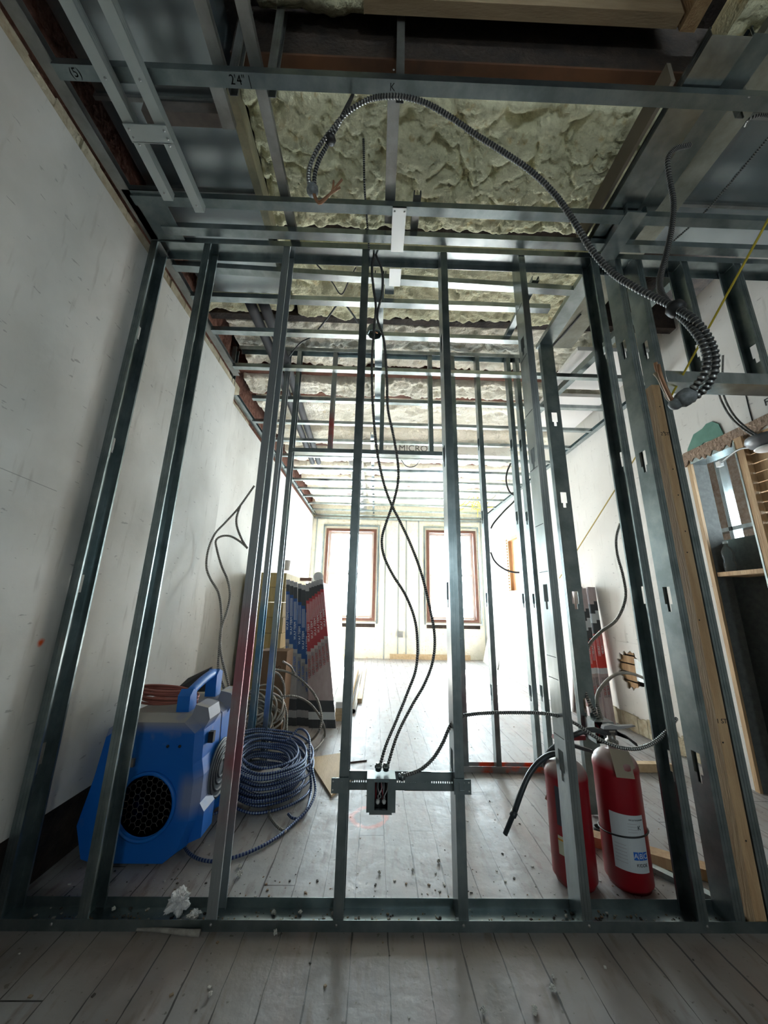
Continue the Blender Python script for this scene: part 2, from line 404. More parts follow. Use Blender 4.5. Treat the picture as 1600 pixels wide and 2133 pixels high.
# the further room beyond the doorway
mb = MB(); holes = [DW]
mb.box(4.15, 4.25, .0, 1.2, 0, 3.4); mb.box(4.15, 4.25, 2.2, 4.2, 0, 3.4); mb.box(4.15, 4.25, 1.2, 2.2, 0, .8); mb.box(4.15, 4.25, 1.2, 2.2, 2.3, 3.4)
mb.box(2.37, 4.25, 4.1, 4.2, 0, 3.4); mb.box(2.37, 4.25, 0, .1, 0, 3.4)
struct('wall_side_room', mb, mat('side_room_brick', (.30, .22, .17), .9, col2=(.42, .35, .3), scale=24, bump=.9, bscale=30, bdist=.02))

# windows in the window wall
redfr = mat('red_brown_window_frame', (.11, .045, .03), .5, col2=(.17, .07, .045), scale=8)
sashm = mat('white_sash', (.62, .62, .6), .5)
def window(n, W):
    x0, x1, z0, z1 = W
    o = thing('window_%d' % n, None, None, V3(((x0 + x1) / 2, FAR, z0))); o['kind'] = 'structure'
    mb = MB(); d = .055
    mb.box(x0, x0 + d, FAR - .02, FAR + .14, z0, z1); mb.box(x1 - d, x1, FAR - .02, FAR + .14, z0, z1); mb.box(x0 + d, x1 - d, FAR - .02, FAR + .14, z1 - d, z1); mb.box(x0 + d, x1 - d, FAR - .02, FAR + .14, z0, z0 + d)
    link('window_frame', mb, redfr, o)
    for a, b, yy in ((z0 + d, (z0 + z1) / 2 + .02, FAR + .07), ((z0 + z1) / 2 - .02, z1 - d, FAR + .10)):
        mb = MB(); s = .045
        mb.box(x0 + d, x0 + d + s, yy, yy + .03, a, b); mb.box(x1 - d - s, x1 - d, yy, yy + .03, a, b); mb.box(x0 + d + s, x1 - d - s, yy, yy + .03, a, a + s); mb.box(x0 + d + s, x1 - d - s, yy, yy + .03, b - s, b)
        f = link('sash', mb, sashm, o)
        mb = MB(); mb.box(x0 + d + s, x1 - d - s, yy + .012, yy + .016, a + s, b - s); link('pane', mb, glassm, f)
    mb = MB(); mb.box(x0 - .03, x1 + .03, FAR - .05, FAR + .02, z0 - .05, z0 - .02); link('window_sill', mb, sashm, o)
    mb = MB(); mb.box(x0 - .06, x0 - .03, FAR - .03, FAR, z0 - .05, z1 + .05); mb.box(x1 + .03, x1 + .06, FAR - .03, FAR, z0 - .05, z1 + .05); mb.box(x0 - .06, x1 + .06, FAR - .03, FAR, z1 + .05, z1 + .08)
    link('metal_casing', mb, galv, o)
    mb = MB(); mb.box(x0 - .01, x1 + .01, FAR - .005, FAR, z0 - .12, z0 - .05); link('dark_gap', mb, dark_wood, o)
window(1, W1); window(2, W2)
o = thing('window_3', None, None, V3((WR, 5.65, 1.05))); o['kind'] = 'structure'
mb = MB(); mb.box(WR + .0, WR + .1, 5.28, 5.33, 1.05, 2.15); mb.box(WR, WR + .1, 5.97, 6.02, 1.05, 2.15); mb.box(WR, WR + .1, 5.33, 5.97, 2.1, 2.15); mb.box(WR, WR + .1, 5.33, 5.97, 1.05, 1.1); link('window_frame', mb, wood, o)
mb = MB(); mb.box(WR + .05, WR + .07, 5.33, 5.97, 1.1, 2.1); link('wooden_panel', mb, mat('orange_wood_panel', (.62, .30, .14), .6, col2=(.7, .38, .2), scale=6), o)
mb = MB()
for k in range(22): z = 1.06 + k * .05; mb.box(WR - .012, WR + .004, 6.02, 6.07 + random.uniform(0, .012), z, z + .028)
link('torn_lath_edge', mb, wood, o)

# ================================================================== ROOF STRUCTURE, FOAM
def foam_slab(x0, x1, y0, y1, z, res, amp, seed, m, stretch=1.0, rag=.02, name='spray_foam_panel', label='', group=None):
    nx = max(2, int((x1 - x0) / res)); ny = max(2, int((y1 - y0) / res)); vs = []; fs = []
    for j in range(ny + 1):
        for i in range(nx + 1):
            u = i / nx; v = j / ny; px = x0 + (x1 - x0) * u; py = y0 + (y1 - y0) * v
            e = noise.noise(V3((px * 7, seed * 3.1, 0))) * rag + noise.noise(V3((px * 26, seed * 1.7, 4))) * rag * .5
            e2 = noise.noise(V3((px * 6, seed * 5.3, 9))) * rag + noise.noise(V3((px * 24, seed * 2.7, 7))) * rag * .5
            py += e * (1 - v) + e2 * v
            q = V3((px, py * stretch, seed))
            wq = q + V3((noise.noise(q * 5), noise.noise(q * 5 + V3((9, 0, 0))), 0)) * .06
            def bub(s):
                d = noise.voronoi(wq * s)[0][0]; return math.sqrt(max(0, 1 - min(1, d * d * 1.25)))
            h = bub(8) * .42 + bub(19) * .42 + bub(40) * .2 + .35 * noise.noise(q * 3.2)
            edge = min(1, min(v, 1 - v) * (y1 - y0) / .04)
            vs.append(V3((px, py, z - amp * h * (.35 + .65 * edge) + .03 * (1 - edge))))
    for j in range(ny):
        for i in range(nx):
            a = j * (nx + 1) + i; fs.append((a, a + nx + 1, a + nx + 2, a + 1))
    mb = MB(); mb.add(vs, fs, 0, True)
    # upper side closes the slab so it has thickness
    n = len(vs); rim = [i for i in range(nx + 1)] + [(j) * (nx + 1) + nx for j in range(1, ny + 1)] + [ny * (nx + 1) + i for i in range(nx - 1, -1, -1)] + [j * (nx + 1) for j in range(ny - 1, 0, -1)]
    top = [V3((vs[i].x, vs[i].y, z + .07)) for i in rim]
    mb.add([vs[i] for i in rim] + top, [(k, (k + 1) % len(rim), (k + 1) % len(rim) + len(rim), k + len(rim)) for k in range(len(rim))] + [tuple(range(len(rim), 2 * len(rim)))])
    return solo(name, label, 'insulation', mb, m, group)
ordn = ['first', 'second', 'third', 'fourth', 'fifth', 'sixth', 'seventh', 'eighth', 'ninth', 'tenth', 'eleventh', 'twelfth', 'thirteenth', 'fourteenth']
foam_slab(-.60, 1.36, .955, 1.55, 3.115, .0075, .095, 1, foam, 1, .02, label='large lumpy pale yellow foam panel between the first timber beam and the partition')
foam_slab(-1.28, -.66, 1.96, 2.2, 3.12, .014, .06, 35, foam, 1, .03, label='small foam strip at the end of the wide duct, next to the brick')
bays = [(1.60, 2.21), (2.29, 2.87), (2.95, 3.22), (3.29, 3.86), (3.92, 4.42), (4.50, 4.98), (5.06, 5.55), (5.62, 6.1), (6.17, 6.66), (6.72, 7.28)]
for k, (a, b) in enumerate(bays):
    foam_slab((-.62, -1.22)[k > 0] if k < 2 else -1.30, 1.45 if k == 0 else 2.22, a - .01, min(b + .01, 7.24), 3.20 if k == 1 else 3.12, .013 if k < 3 else .024, .07, 2 + k, foam if k < 1 else foamw, 1, .035,
              label='lumpy cream foam strip in the %s joist bay beyond the partition' % ordn[k], group='spray foam strips between the roof joists')
for k, yy in enumerate([1.575, 2.25, 2.91, 3.255, 3.89, 4.46, 5.02, 5.585, 6.135, 6.69]):
    mb = MB(); mb.box(-1.35, WR, yy - .03, yy + .03, 3.105, 3.40)
    solo('roof_joist', 'old dark brown roof joist, %s beyond the timber beam over the near room' % ordn[k], 'joist', mb, red_wood if k > 1 else dark_wood, 'roof joists bedded in foam')
# beam and joists over the near side
mb = MB(); mb.box(-.62, 1.62, .905, .95, 3.10, 3.40, 0); mb.box(-.62, 1.62, .900, .95, 3.088, 3.10, 1)
solo('timber_beam', 'charred black timber beam with an orange-brown lower edge', 'beam', mb, [dark_wood, mat('scorched_edge', (.04, .022, .014), .8, col2=(.17, .07, .03), scale=2.2, stretch=(1, 1, 1))])
mb = MB(); mb.box(-.1, 1.12, .80, .84, 3.215, 3.39); solo('ceiling_joist', 'pale sawn timber joist with a nail knot above the black beam', 'joist', mb, mat('sawn_joist', (.30, .21, .12), .75, col2=(.38, .28, .17), scale=5, stretch=(1, 6, 6), bump=.2, bscale=30))
mb = MB(); mb.box(1.13, 1.19, .35, .84, 3.2, 3.38); solo('ceiling_joist', 'short amber timber joist butting the pale joist near the corner', 'joist', mb, wood)
foam_slab(1.25, 1.95, .45, .93, 3.14, .012, .07, 31, foam, 1, .02, label='grey-green foam patch in the dark upper corner past the timber beam')
foam_slab(-.52, -.10, .50, .88, 3.3, .014, .06, 33, foam, 1, .02, label='dusty foam patch behind the two steel hangers above the long track')
mb = MB(); mb.box(-.64, -.602, .955, 1.52, 2.955, 3.05); solo('foam_edge_board', 'foam-smeared pale board between the duct and the large foam panel', 'board', mb, mat('smeared_board', (.5, .46, .30), .9, col2=(.36, .34, .24), scale=11, bump=.5, bscale=30))
# ducts
def ductobj(x0, x1, y0, y1, z0, z1, label, seams=True, m=duct):
    o = thing('air_duct', label, 'duct', V3(((x0 + x1) / 2, (y0 + y1) / 2, z0)))
    mb = MB(); mb.box(x0, x1, y0, y1, z0, z1); link('duct_body', mb, m, o)
    if seams:
        y = y0
        while y < y1:
            mb = MB(); mb.box(x0 - .012, x1 + .012, y, y + .014, z0 - .018, z1); link('seam_flange', mb, galvd, o); y += .335
    return o
ductobj(-1.18, -.655, .32, 1.93, 3.0, 3.3, 'wide blue-grey sheet metal duct over the plaster wall side')
ductobj(1.50, 2.2, .97, 1.55, 3.02, 3.3, 'flat blue-grey sheet metal duct above the doorway side')
mb = MB(); mb.box(1.30, 1.47, .72, 2.3, 2.96, 3.0)
solo('soffit_board', 'dusty olive board running beside the flat duct by the doorway', 'board', mb, mat('olive_board', (.24, .24, .19), .85, col2=(.33, .33, .27), scale=12, bump=.3, bscale=40))
mb = MB(); mb.box(1.55, 2.2, 2.35, 2.86, 2.985, 3.02); mb2 = mb
solo('white_ceiling_panel', 'smooth white panel under the foam past the wide doorway framing', 'panel', mb, white_m)
mb = MB(); mb.box(1.6, 2.2, 2.98, 3.62, 2.985, 3.02); solo('white_ceiling_panel', 'second white panel farther from the doorway framing, beside bare foam', 'panel', mb, white_m)

# ================================================================== CEILING GRID (cross tracks)
def track(x0, x1, y0, z, w=.041, h=.032, up=True, tilt=0, dz=0, mb=None):
    """channel along X, web at z, legs up or down"""
    p0 = V3((x0, y0, z)); p1 = V3((x1, y0 + tilt, z + dz)); return cstud(p0, p1, Y_, Z_ if up else -Z_, w, h, 0, (), mb)
cross = [(.816, -1.16, 2.2, .041), (1.222, -1.16, 2.2, .041), (1.356, -1.10, 2.2, .041), (1.595, -1.16, 1.10, .041), (1.762, -1.16, 1.03, .041), (2.037, -1.16, .98, .041),
         (2.415, -1.16, 2.2, .041), (2.86, -1.16, 2.2, .041), (3.285, -1.30, 2.2, .041), (3.70, -1.30, 2.2, .041), (4.14, -1.3, 2.2, .041), (4.58, -1.3, 2.2, .041), (5.03, -1.3, 2.2, .041), (5.45, -1.3, 2.2, .041), (5.87, -1.3, 2.2, .041), (6.33, -1.3, 2.2, .041), (6.78, -1.3, 2.2, .041), (7.22, -1.3, 2.2, .041)]
clabel = ['long grubby steel track crossing overhead with inked measurements', 'galvanized ceiling track carrying the short white bridging channel', 'galvanized ceiling track just ahead of the partition head',
          'slightly skewed galvanized ceiling track right behind the partition head', 'galvanized ceiling track below the V-shaped cables', 'galvanized ceiling track holding the small octagonal box',
          'galvanized ceiling track in front of the second framed wall', 'ceiling track seen through the upper gaps of the second framed wall']
for k, (y0, x0, x1, w_) in enumerate(cross):
    lab = clabel[k] if k < len(clabel) else 'thin bright ceiling track, %s beyond the second framed wall' % ordn[k - 8]
    o = solo('ceiling_track', lab, 'metal track', track(x0, x1, y0, 2.79, w_, .032, True, -.075 * 0, 0), galv2 if k in (0, 1) else galv, 'cross tracks of the ceiling grid')
    if k == 0: m1 = o
    if k == 3: o.rotation_euler.z = .03
screws(m1, [atY(x, y, .8165) for x, y in ((460, 128), (541, 131), (820, 146), (1560, 203))], -Y_)
# handwriting on the long track
for st, sz, qx, qy in (("2'4\" |", .036, 497, 153), ("(5)", .034, 152, 143), ("K", .03, 818, 170)):
    P = atZ(qx, qy, 2.79); hw = text_mb(st, sz, V3((P.x, .836, 2.7895)), X_, -Y_, .0004)
    for v in hw.v: v.z = 2.7895 - abs(v.z - 2.7895)
    link('handwriting', hw, ink, m1)

# longitudinal members above the grid
def long_(x, y0, y1, z, w=.041, h=.03, m=galvd, label='', N=Z_, grp=None, name='runner_channel'):
    return solo(name, label, 'metal channel', cstud(V3((x + w, y0, z)), V3((x + w, y1, z)), -X_, N, w, h, .006), m, grp)
long_(-.485, .3, 1.53, 2.83, label='grubby steel runner crossing the large foam panel near the duct')
long_(-.615, .3, .84, 2.83, label='grubby steel runner stopping at the long track beside the duct')
long_(-.655, .84, 1.0, 2.84, .05, label='short steel runner stub with a bare cut end under the duct edge')
long_(.000, .85, 1.33, 2.83, .045, label='steel runner with pencilled numbers crossing the large foam panel')
long_(.13, 1.20, 1.36, 2.83, .035, label='short narrow steel stub beside the white bridging channel')
for x, a, b in ((-.05, 1.62, 3.4), (.01, 1.62, 1.75)):
    long_(x, a, b, 2.84, .055, m=galv, label='bright steel runner above the octagonal box' if b > 2 else 'tiny bright steel stub behind the partition head')
long_(-.1, 3.6, 7.2, 2.84, .035, m=galv, label='thin bright steel runner reaching the window wall')
long_(.86, 1.62, 2.1, 2.84, .04, m=galv, label='ribbed runner stub ending over bare foam near the closet framing')
mb = MB(); cstud(V3((.035 + .064, 1.225, 2.783)), V3((.035 + .064, 1.435, 2.783)), -X_, -Z_ * -1, .064, .03, 0, (), mb)
o = solo('bridging_channel', 'short clean white channel bridging two ceiling tracks before the partition', 'metal channel', mb, mat('clean_channel', (.5, .53, .53), .4, .8))
screws(o, [V3((.045, 1.24, 2.783)), V3((.09, 1.24, 2.783))], -Z_)
mb = MB(); cstud(V3((.033 + .064, 1.53, 2.783)), V3((.033 + .064, 1.64, 2.783)), -X_, Z_, .064, .03, 0, (), mb)
solo('bridging_channel', 'short clean white channel just behind the partition head', 'metal channel', mb, bpy.data.materials['clean_channel'])

# two long channels and their cross plate near the plaster wall, just under the grid
for x, y1, lab in ((-.985, 1.20, 'pale steel channel nearest the plaster wall, hung under the grid'), (-.868, 1.245, 'pale steel channel next to the duct, hung under the grid')):
    o = solo('hung_channel', lab, 'metal channel', cstud(V3((x + .041, .2, 2.735)), V3((x + .041, y1, 2.735)), -X_, Z_, .041, .04, .006), mat('pale_steel', (.40, .44, .43), .5, .7), 'channels hung under the ceiling grid')
    screws(o, [V3((x + .02, .82, 2.735)), V3((x + .02, y1 - .03, 2.735)), V3((x + .02, 1.0, 2.735))], -Z_)
mb = MB(); mb.box(-.985, -.825, .935, .99, 2.728, 2.7335); mb.box(-.985, -.825, .988, .992, 2.728, 2.75)
o = solo('splice_plate', 'short steel plate screwed across the two pale hung channels', 'metal plate', mb, bpy.data.materials['pale_steel'])
screws(o, [V3((x, y, 2.728)) for x in (-.97, -.84) for y in (.95, .975)], -Z_)
mb = MB(); mb.box(-.98, -.66, .985, 1.03, 2.90, 2.96); solo('wood_blocking', 'dark dusty blocking piece crossing below the duct', 'blocking', mb, mat('grey_timber', (.12, .105, .095), .8, col2=(.2, .17, .15), scale=10))
# wall angle along the plaster wall
mb = MB(); cstud(V3((-1.205, -.8, 2.80)), V3((-1.205, 2.55, 2.80)), Z_, X_, .032, .05, 0, (), mb)
solo('wall_track', 'dark steel track running along the top of the plaster wall', 'metal track', mb, galvd)
mb = MB(); cstud(V3((-1.335, 2.62, 2.80)), V3((-1.335, 7.25, 2.80)), Z_, X_, .032, .05, 0, (), mb)
solo('wall_track', 'bright steel track topping the farther white wall towards the windows', 'metal track', mb, galv)
mb = MB(); cstud(V3((WR - .003, 2.4, 2.79)), V3((WR - .003, 7.25, 2.79)), Z_, -X_, .032, .05, 0, (), mb)
solo('wall_track', 'bright steel track topping the white wall with the small window', 'metal track', mb, galv)
mb = MB(); mb.box(-1.19, -1.02, 1.205, 1.43, 2.80, 2.803); mb.box(-1.19, -1.02, 1.205, 1.207, 2.80, 2.83)
solo('tin_sheet_offcut', 'small bent tin sheet tucked in the ceiling corner before the partition', 'metal sheet', mb, galv2)
# vertical hangers above the long track
for x, y0, y1 in ((481, 122, 0), (560, 125, 0), (826, 140, 0), (1540, 190, 60)):
    p = atY(x, y0, .857); p.z = 2.82
    mb = cstud(p, p + V3((0, 0, .5)), Y_, X_, .035, .03, .006)
    lab = {481: 'dark steel hanger by the dusty foam patch', 560: 'dark steel hanger at the inked measurement', 826: 'dark steel hanger in front of the black beam', 1540: 'dark steel hanger by the corner foam patch'}[x]
    solo('ceiling_hanger', lab, 'metal hanger', mb, galvd, 'hangers above the long track')
mb = MB(); mb.box(-.36, -.30, .70, .74, 3.02, 3.3); solo('ceiling_hanger', 'short pale steel tab hanging past the black beam end', 'metal hanger', mb, galv2)
# broad double channel over the doorway side
mb = cstud(V3((1.185, .70, 2.83)), V3((1.185, 1.43, 2.83)), -X_, Z_, .135, .04, .008)
o = solo('soffit_channel', 'broad grey steel channel running over the framed opening', 'metal channel', mb, galv)
mb = cstud(V3((1.285, .70, 2.85)), V3((1.285, 1.43, 2.85)), -X_, Z_, .09, .04, .008); solo('soffit_channel', 'narrower grey channel alongside the broad one', 'metal channel', mb, galv2)
mb = MB(); mb.box(1.02, 1.035, .82, 1.43, 2.86, 2.96); solo('edge_board', 'thin brown board edge between the foam and the broad channel', 'board', mb, mat('brown_edge', (.2, .17, .13), .8))
mb = cstud(V3((1.205, 1.20, 2.78)), V3((1.205, 1.43, 2.78)), -X_, Z_, .092, .04, .008); solo('soffit_channel', 'short angled-looking channel stub meeting the partition head', 'metal channel', mb, galv)
# closet track and stud behind the partition
mb = cstud(V3((1.205, 1.55, 2.815)), V3((1.205, 2.15, 2.815)), -X_, Z_, .092, .032, 0); solo('closet_head_track', 'steel head track running from the partition to the closet corner stud', 'metal track', mb, galv)
mb = cstud(V3((1.72, 1.55, 2.86)), V3((1.55, 3.4, 2.86)), -X_, Z_, .05, .05, 0); solo('runner_channel', 'long steel runner beyond the closet head track near white panels', 'metal channel', mb, galv2)

# ================================================================== PARTITION A
YA, DA, TOP = 1.435, .092, 2.825
mb = MB(); cstud(V3((-1.21, YA, 0)), V3((2.24, YA, 0)), Y_, Z_, DA, .03, 0, (), mb)
o = solo('floor_track', 'long grubby galvanized floor track across the boards, full of plaster crumbs', 'metal track', mb, galv2)
screws(o, [V3((x, YA, .018)) for x in (-1.0, -.50, -.10, .31, .72, 1.11)], -Y_)
mb = MB(); cstud(V3((-1.19, YA - .002, TOP)), V3((2.24, YA - .002, TOP)), Y_, -Z_, DA + .004, .034, 0, (), mb)
o = solo('head_track', 'long galvanized head track at the top of the partition', 'metal track', mb, galv)
ZH = sorted([atY(1440, 1510, 1.48).z, atY(1380, 1185, 1.48).z, atY(1323, 907, 1.48).z, atY(1275, 680, 1.48).z])
KH = [.465, 1.07, 1.68, 2.28]
studs = [(-1.196, 1, galv2, 'steel stud standing flush against the stained plaster wall'),
         (-.925, 1, galv2, 'steel stud in front of the blue air mover'),
         (-.518, 1, galv_red, 'steel stud with pink overspray low down, before the cable coil'),
         (-.112, 1, galv2, 'slim-looking steel stud holding the bar bracket at its clipped end by the circle mark'),
         (.295, 1, galv2, 'steel stud where the bar bracket meets the armoured cable'),
         (.701, 1, galv, 'bright-faced pencil-marked steel stud in front of the two fire extinguishers'),
         (1.120, -1, galv2, 'broad dark steel stud beside the fire extinguisher with the label'),
         (1.210, 1, galv2, 'dark steel stud with keyhole openings nearest the timber post'),
         (1.322, 1, galv2, 'steel jamb stud fixed to the side of the timber post')]
so_ = []
for x, n, m, lab in studs:
    z1 = TOP - .003
    mb = cstud(V3((x, YA + .002, .0016)), V3((x, YA + .002, z1)), Y_, X_ * n, DA - .004, .033, .008, [.465 + (.0 if n else 0), 1.07, 1.68, 2.28])
    so_.append(solo('steel_stud', lab, 'metal stud', mb, m, 'studs of the near partition'))
# pencil lines on the bright stud
mb = MB()
for z in (.55, .75, .83, 1.16, 1.36, 1.62, 1.9, 2.2, 2.5): mb.boxf(V3((.7005, YA, z)), Y_, Z_, -X_, .01, .085, 0, .0016, 0, .0006)
link('pencil_marks', mb, ink, so_[5])
mb = MB(); mb.box(1.279, 1.317, YA + .004, YA + .09, .002, 2.045); o = solo('timber_post', 'old brown timber post with nail holes inside the framed opening', 'post', mb, wood)
for z in (.25, .55, .98, 1.25, 1.34, 1.5, 1.62, 1.8, 1.93):
    mb = MB(); mb.lathe(V3((1.298 + random.uniform(-.012, .012), YA + .0045, z)), [(.003, 0), (.003, .001)], 7, 0, -Y_); link('nail_hole', mb, ink, o)
link('grade_stamp', text_mb('2 ST', .022, V3((1.297, YA + .0035, 1.79)), X_, Z_, .0004), ink, o); link('grade_stamp', text_mb('1 ST', .022, V3((1.297, YA + .0035, .62)), X_, Z_, .0004), ink, o)
# header and cripples over the opening
mb = MB(); cstud(V3((1.357, YA, 2.062)), V3((2.24, YA, 2.062)), Y_, Z_, DA, .06, 0, (), mb); hd = solo('header_track', 'wide pale steel header over the framed opening', 'metal track', mb, galv)
for x, lab in ((1.60, 'short steel cripple stud above the header with a keyhole opening'), (1.885, 'short steel cripple stud above the header nearest the photo edge cable')):
    lab = lab.replace(' nearest the photo edge cable', ' where the yellow cable passes')
    mb = cstud(V3((x, YA + .003, 2.066)), V3((x, YA + .003, TOP - .003)), Y_, -X_, DA - .006, .033, .008, [.22])
    solo('cripple_stud', lab, 'metal stud', mb, galv2, 'cripple studs above the framed opening')
mb = MB(); mb.box(2.18, 2.24, YA, YA + .09, 0, 2.8); solo('steel_stud', 'steel end stud where the partition meets the doorway wall', 'metal stud', mb, galv2)

# ================================================================== PARTITION B
YB, DB = 2.56, .064
mb = MB(); cstud(V3((-1.2, YB, 3.10)), V3((1.22, YB, 3.10)), Y_, -Z_, DB, .034, 0, (), mb); solo('head_track', 'galvanized head track of the second framed wall, up in the foam', 'metal track', mb, galv)
mb = MB(); cstud(V3((-.705, YB, 2.15)), V3((.54, YB, 2.15)), Y_, Z_, DB, .034, 0, (), mb); solo('header_track', 'bright steel header over the wide opening of the second framed wall', 'metal track', mb, galv)
mb = MB(); cstud(V3((.55, YB, 0)), V3((1.24, YB, 0)), Y_, Z_, DB, .034, 0, (), mb); solo('floor_track', 'short floor track sprayed orange, under the closet side studs', 'metal track', mb, galv_org)
mb = MB(); cstud(V3((-1.33, YB, 0)), V3((-.68, YB, 0)), Y_, Z_, DB, .034, 0, (), mb); solo('floor_track', 'short floor track behind the cable coil', 'metal track', mb, galv2)
for x, n, z0, z1, m, lab in ((-1.25, 1, .002, 3.09, galv2, 'tall steel stud against the plaster wall behind the air mover'),
                             (-.80, 1, .002, 3.09, galv_blu, 'blue-tinged tall steel stud beside the wide opening'),
                             (-.705, 1, .002, 3.09, galv, 'bright edged tall steel stud lining the wide opening before the carton rack'),
                             (.535, 1, .002, 3.09, galv, 'tall steel stud lining the wide opening on the closet side'),
                             (.585, 1, .002, 3.09, galv2, 'tall steel stud doubled onto the opening jamb, closet side'),
                             (.795, 1, .002, 3.09, galv2, 'lone tall steel stud in the middle of the closet side framing'),
                             (1.06, 1, .002, 3.09, galv2, 'tall steel stud, the first of the pair at the closet corner'),
                             (1.135, 1, .002, 3.09, galv2, 'tall steel stud, the second of the pair at the closet corner'),
                             (-.405, 1, 2.153, 3.09, galv_rsp, 'short stud with a red spray mark above the second header'),
                             (.0, 1, 2.153, 3.09, galv2, 'plain short stud above the middle of the second header'),
                             (.395, 1, 2.153, 3.09, galv2, 'short stud above the second header with dull brown smears')):
    hs = [h for h in (.465, 1.07, 1.68, 2.28) if h < z1 - z0]
    solo('steel_stud', lab, 'metal stud', cstud(V3((x, YB + .002, z0)), V3((x, YB + .002, z1)), Y_, X_ * n, DB - .004, .033, .007, hs), m, 'studs of the second framed wall')
# closet corner stud D, web facing the camera
mb = cstud(V3((1.120, 2.10, .002)), V3((1.120, 2.10, 2.815)), X_, Y_, .09, .035, .008, [.5, 1.07, 1.68, 2.24])
solo('steel_stud', 'steel corner stud of the closet with three keyhole openings facing out', 'metal stud', mb, galv2)
o = thing('electrical_box', 'large grey steel electrical box mounted low on the closet corner stud', 'electrical box', V3((1.19, 2.02, .36)))
mb = MB(); bx = (1.135, 1.235, 2.0, 2.098, .355, .455); t = .002
mb.box(bx[0], bx[0] + t, *bx[2:]); mb.box(bx[1] - t, bx[1], *bx[2:]); mb.box(bx[0] + t, bx[1] - t, bx[2], bx[3], bx[4], bx[4] + t); mb.box(bx[0] + t, bx[1] - t, bx[2], bx[3], bx[5] - t, bx[5]); mb.box(bx[0] + t, bx[1] - t, bx[3] - t, bx[3], bx[4] + t, bx[5] - t)
mb.box(bx[0] + .04, bx[1], bx[2] - .002, bx[2], bx[4], bx[5])
link('box_shell', mb, galv, o)
for k in range(4):
    mb = MB(); xx = 1.142 + k * .008; mb.tube([V3((xx, 2.08, .45)), V3((xx + .004, 2.01, .42)), V3((xx, 2.02, .37))], .0025, 6); link('wire', mb, [mat('red_wire', (.3, .02, .03), .5), mat('black_wire', (.02, .02, .02), .5)][k % 2], o)

# ================================================================== CABLES
def cable(name, label, pts, r=.0065, hi=cab_hi, lo=cab_lo, corr=.0082, sides=10, depth=.72, group=None, parent=None, cat='cable'):
    mb = MB(); mb.tube(pts, r, sides, 0, corr, 1, depth)
    o = link(name, mb, [hi, lo], parent)
    if parent is None: tag(o, label, cat, group)
    return o
def conn(p, d, parent, r=.0105, L=.024, m=None):
    mb = MB(); d = d.normalized(); mb.lathe(p, [(r * .8, 0), (r, .002), (r, L * .4), (r * 1.25, L * .42), (r * 1.25, L * .7), (r, L * .72), (r * .9, L)], 10, 0, d); link('cable_connector', mb, m or galv, parent)
YP = 1.47
def plane(L, Y=YP): return [atY(x, y, Y) for x, y in L]
ca = cable('armoured_cable', 'ridged armoured cable from head track to bar box, strand bulging widest low down',
      [atY(779, 531, 1.49)] + plane([(775, 560), (778, 600), (783, 640), (779, 690), (775, 750), (776, 830), (782, 910), (790, 965), (802, 1015), (816, 1052), (835, 1090), (858, 1140), (878, 1195), (893, 1255), (905, 1320), (902, 1375), (884, 1425), (858, 1470), (828, 1530)]) + [atY(806, 1600, 1.44)])
conn(atY(804, 1606, 1.44), Z_, ca)
ca = cable('armoured_cable', 'ridged armoured cable from the head track to the bar box, strand crossing behind its twin',
      [atY(783, 531, 1.49)] + plane([(796, 565), (796, 610), (786, 660), (800, 710), (806, 790), (808, 850), (820, 910), (829, 965), (829, 1005), (820, 1045), (806, 1085), (796, 1120), (799, 1155), (817, 1195), (845, 1240), (864, 1290), (870, 1345), (866, 1395), (850, 1440), (826, 1500), (805, 1550)]) + [atY(790, 1600, 1.44)])
conn(atY(788, 1606, 1.44), Z_, ca)
ca = cable('armoured_cable', 'ridged armoured cable curving from the side of the bar box up into the stud hole',
      [atY(834, 1617, 1.44), atY(850, 1613, 1.445), atY(876, 1603, 1.455), atY(902, 1580, 1.465), atY(922, 1548, 1.475), atY(938, 1512, 1.48), atY(955, 1494, 1.485), atY(1000, 1486, 1.485), atY(1060, 1484, 1.485), atY(1120, 1485, 1.485), atY(1165, 1492, 1.482), atY(1200, 1508, 1.475), atY(1235, 1532, 1.465), atY(1275, 1552, 1.46), atY(1320, 1560, 1.46), atY(1360, 1548, 1.465), atY(1392, 1520, 1.47), atY(1410, 1495, 1.48)], .0072)
conn(atY(830, 1618, 1.44), X_, ca)
# junction box on its telescoping bracket
o = thing('junction_box', 'small open grey steel junction box holding wires, between two studs', 'junction box', V3((.035, 1.40, .34)))
x0, x1, z0, z1, y0, y1 = -.014, .084, .342, .440, 1.402, 1.462; t = .002
mb = MB(); mb.box(x0, x0 + t, y0, y1, z0, z1); mb.box(x1 - t, x1, y0, y1, z0, z1); mb.box(x0 + t, x1 - t, y0, y1, z0, z0 + t); mb.box(x0 + t, x1 - t, y0, y1, z1 - t, z1); mb.box(x0 + t, x1 - t, y1 - t, y1, z0 + t, z1 - t); link('box_shell', mb, galv2, o)
mb = MB(); a, b, c, d = .013, .057, .352, .432
mb.box(x0, a, y0 - .004, y0, z0, z1); mb.box(b, x1, y0 - .004, y0, z0, z1); mb.box(a, b, y0 - .004, y0, z0, c); mb.box(a, b, y0 - .004, y0, d, z1)
mb.box(a - .003, a, y0 - .010, y0 - .004, c, d); mb.box(b, b + .003, y0 - .010, y0 - .004, c, d); mb.box(a - .003, b + .003, y0 - .010, y0 - .004, c - .003, c); mb.box(a - .003, b + .003, y0 - .010, y0 - .004, d, d + .003)
mb.box(x0 + .01, x1 - .012, y0 - .004, y0, z0 - .006, z0); link('plaster_ring', mb, galv2, o)
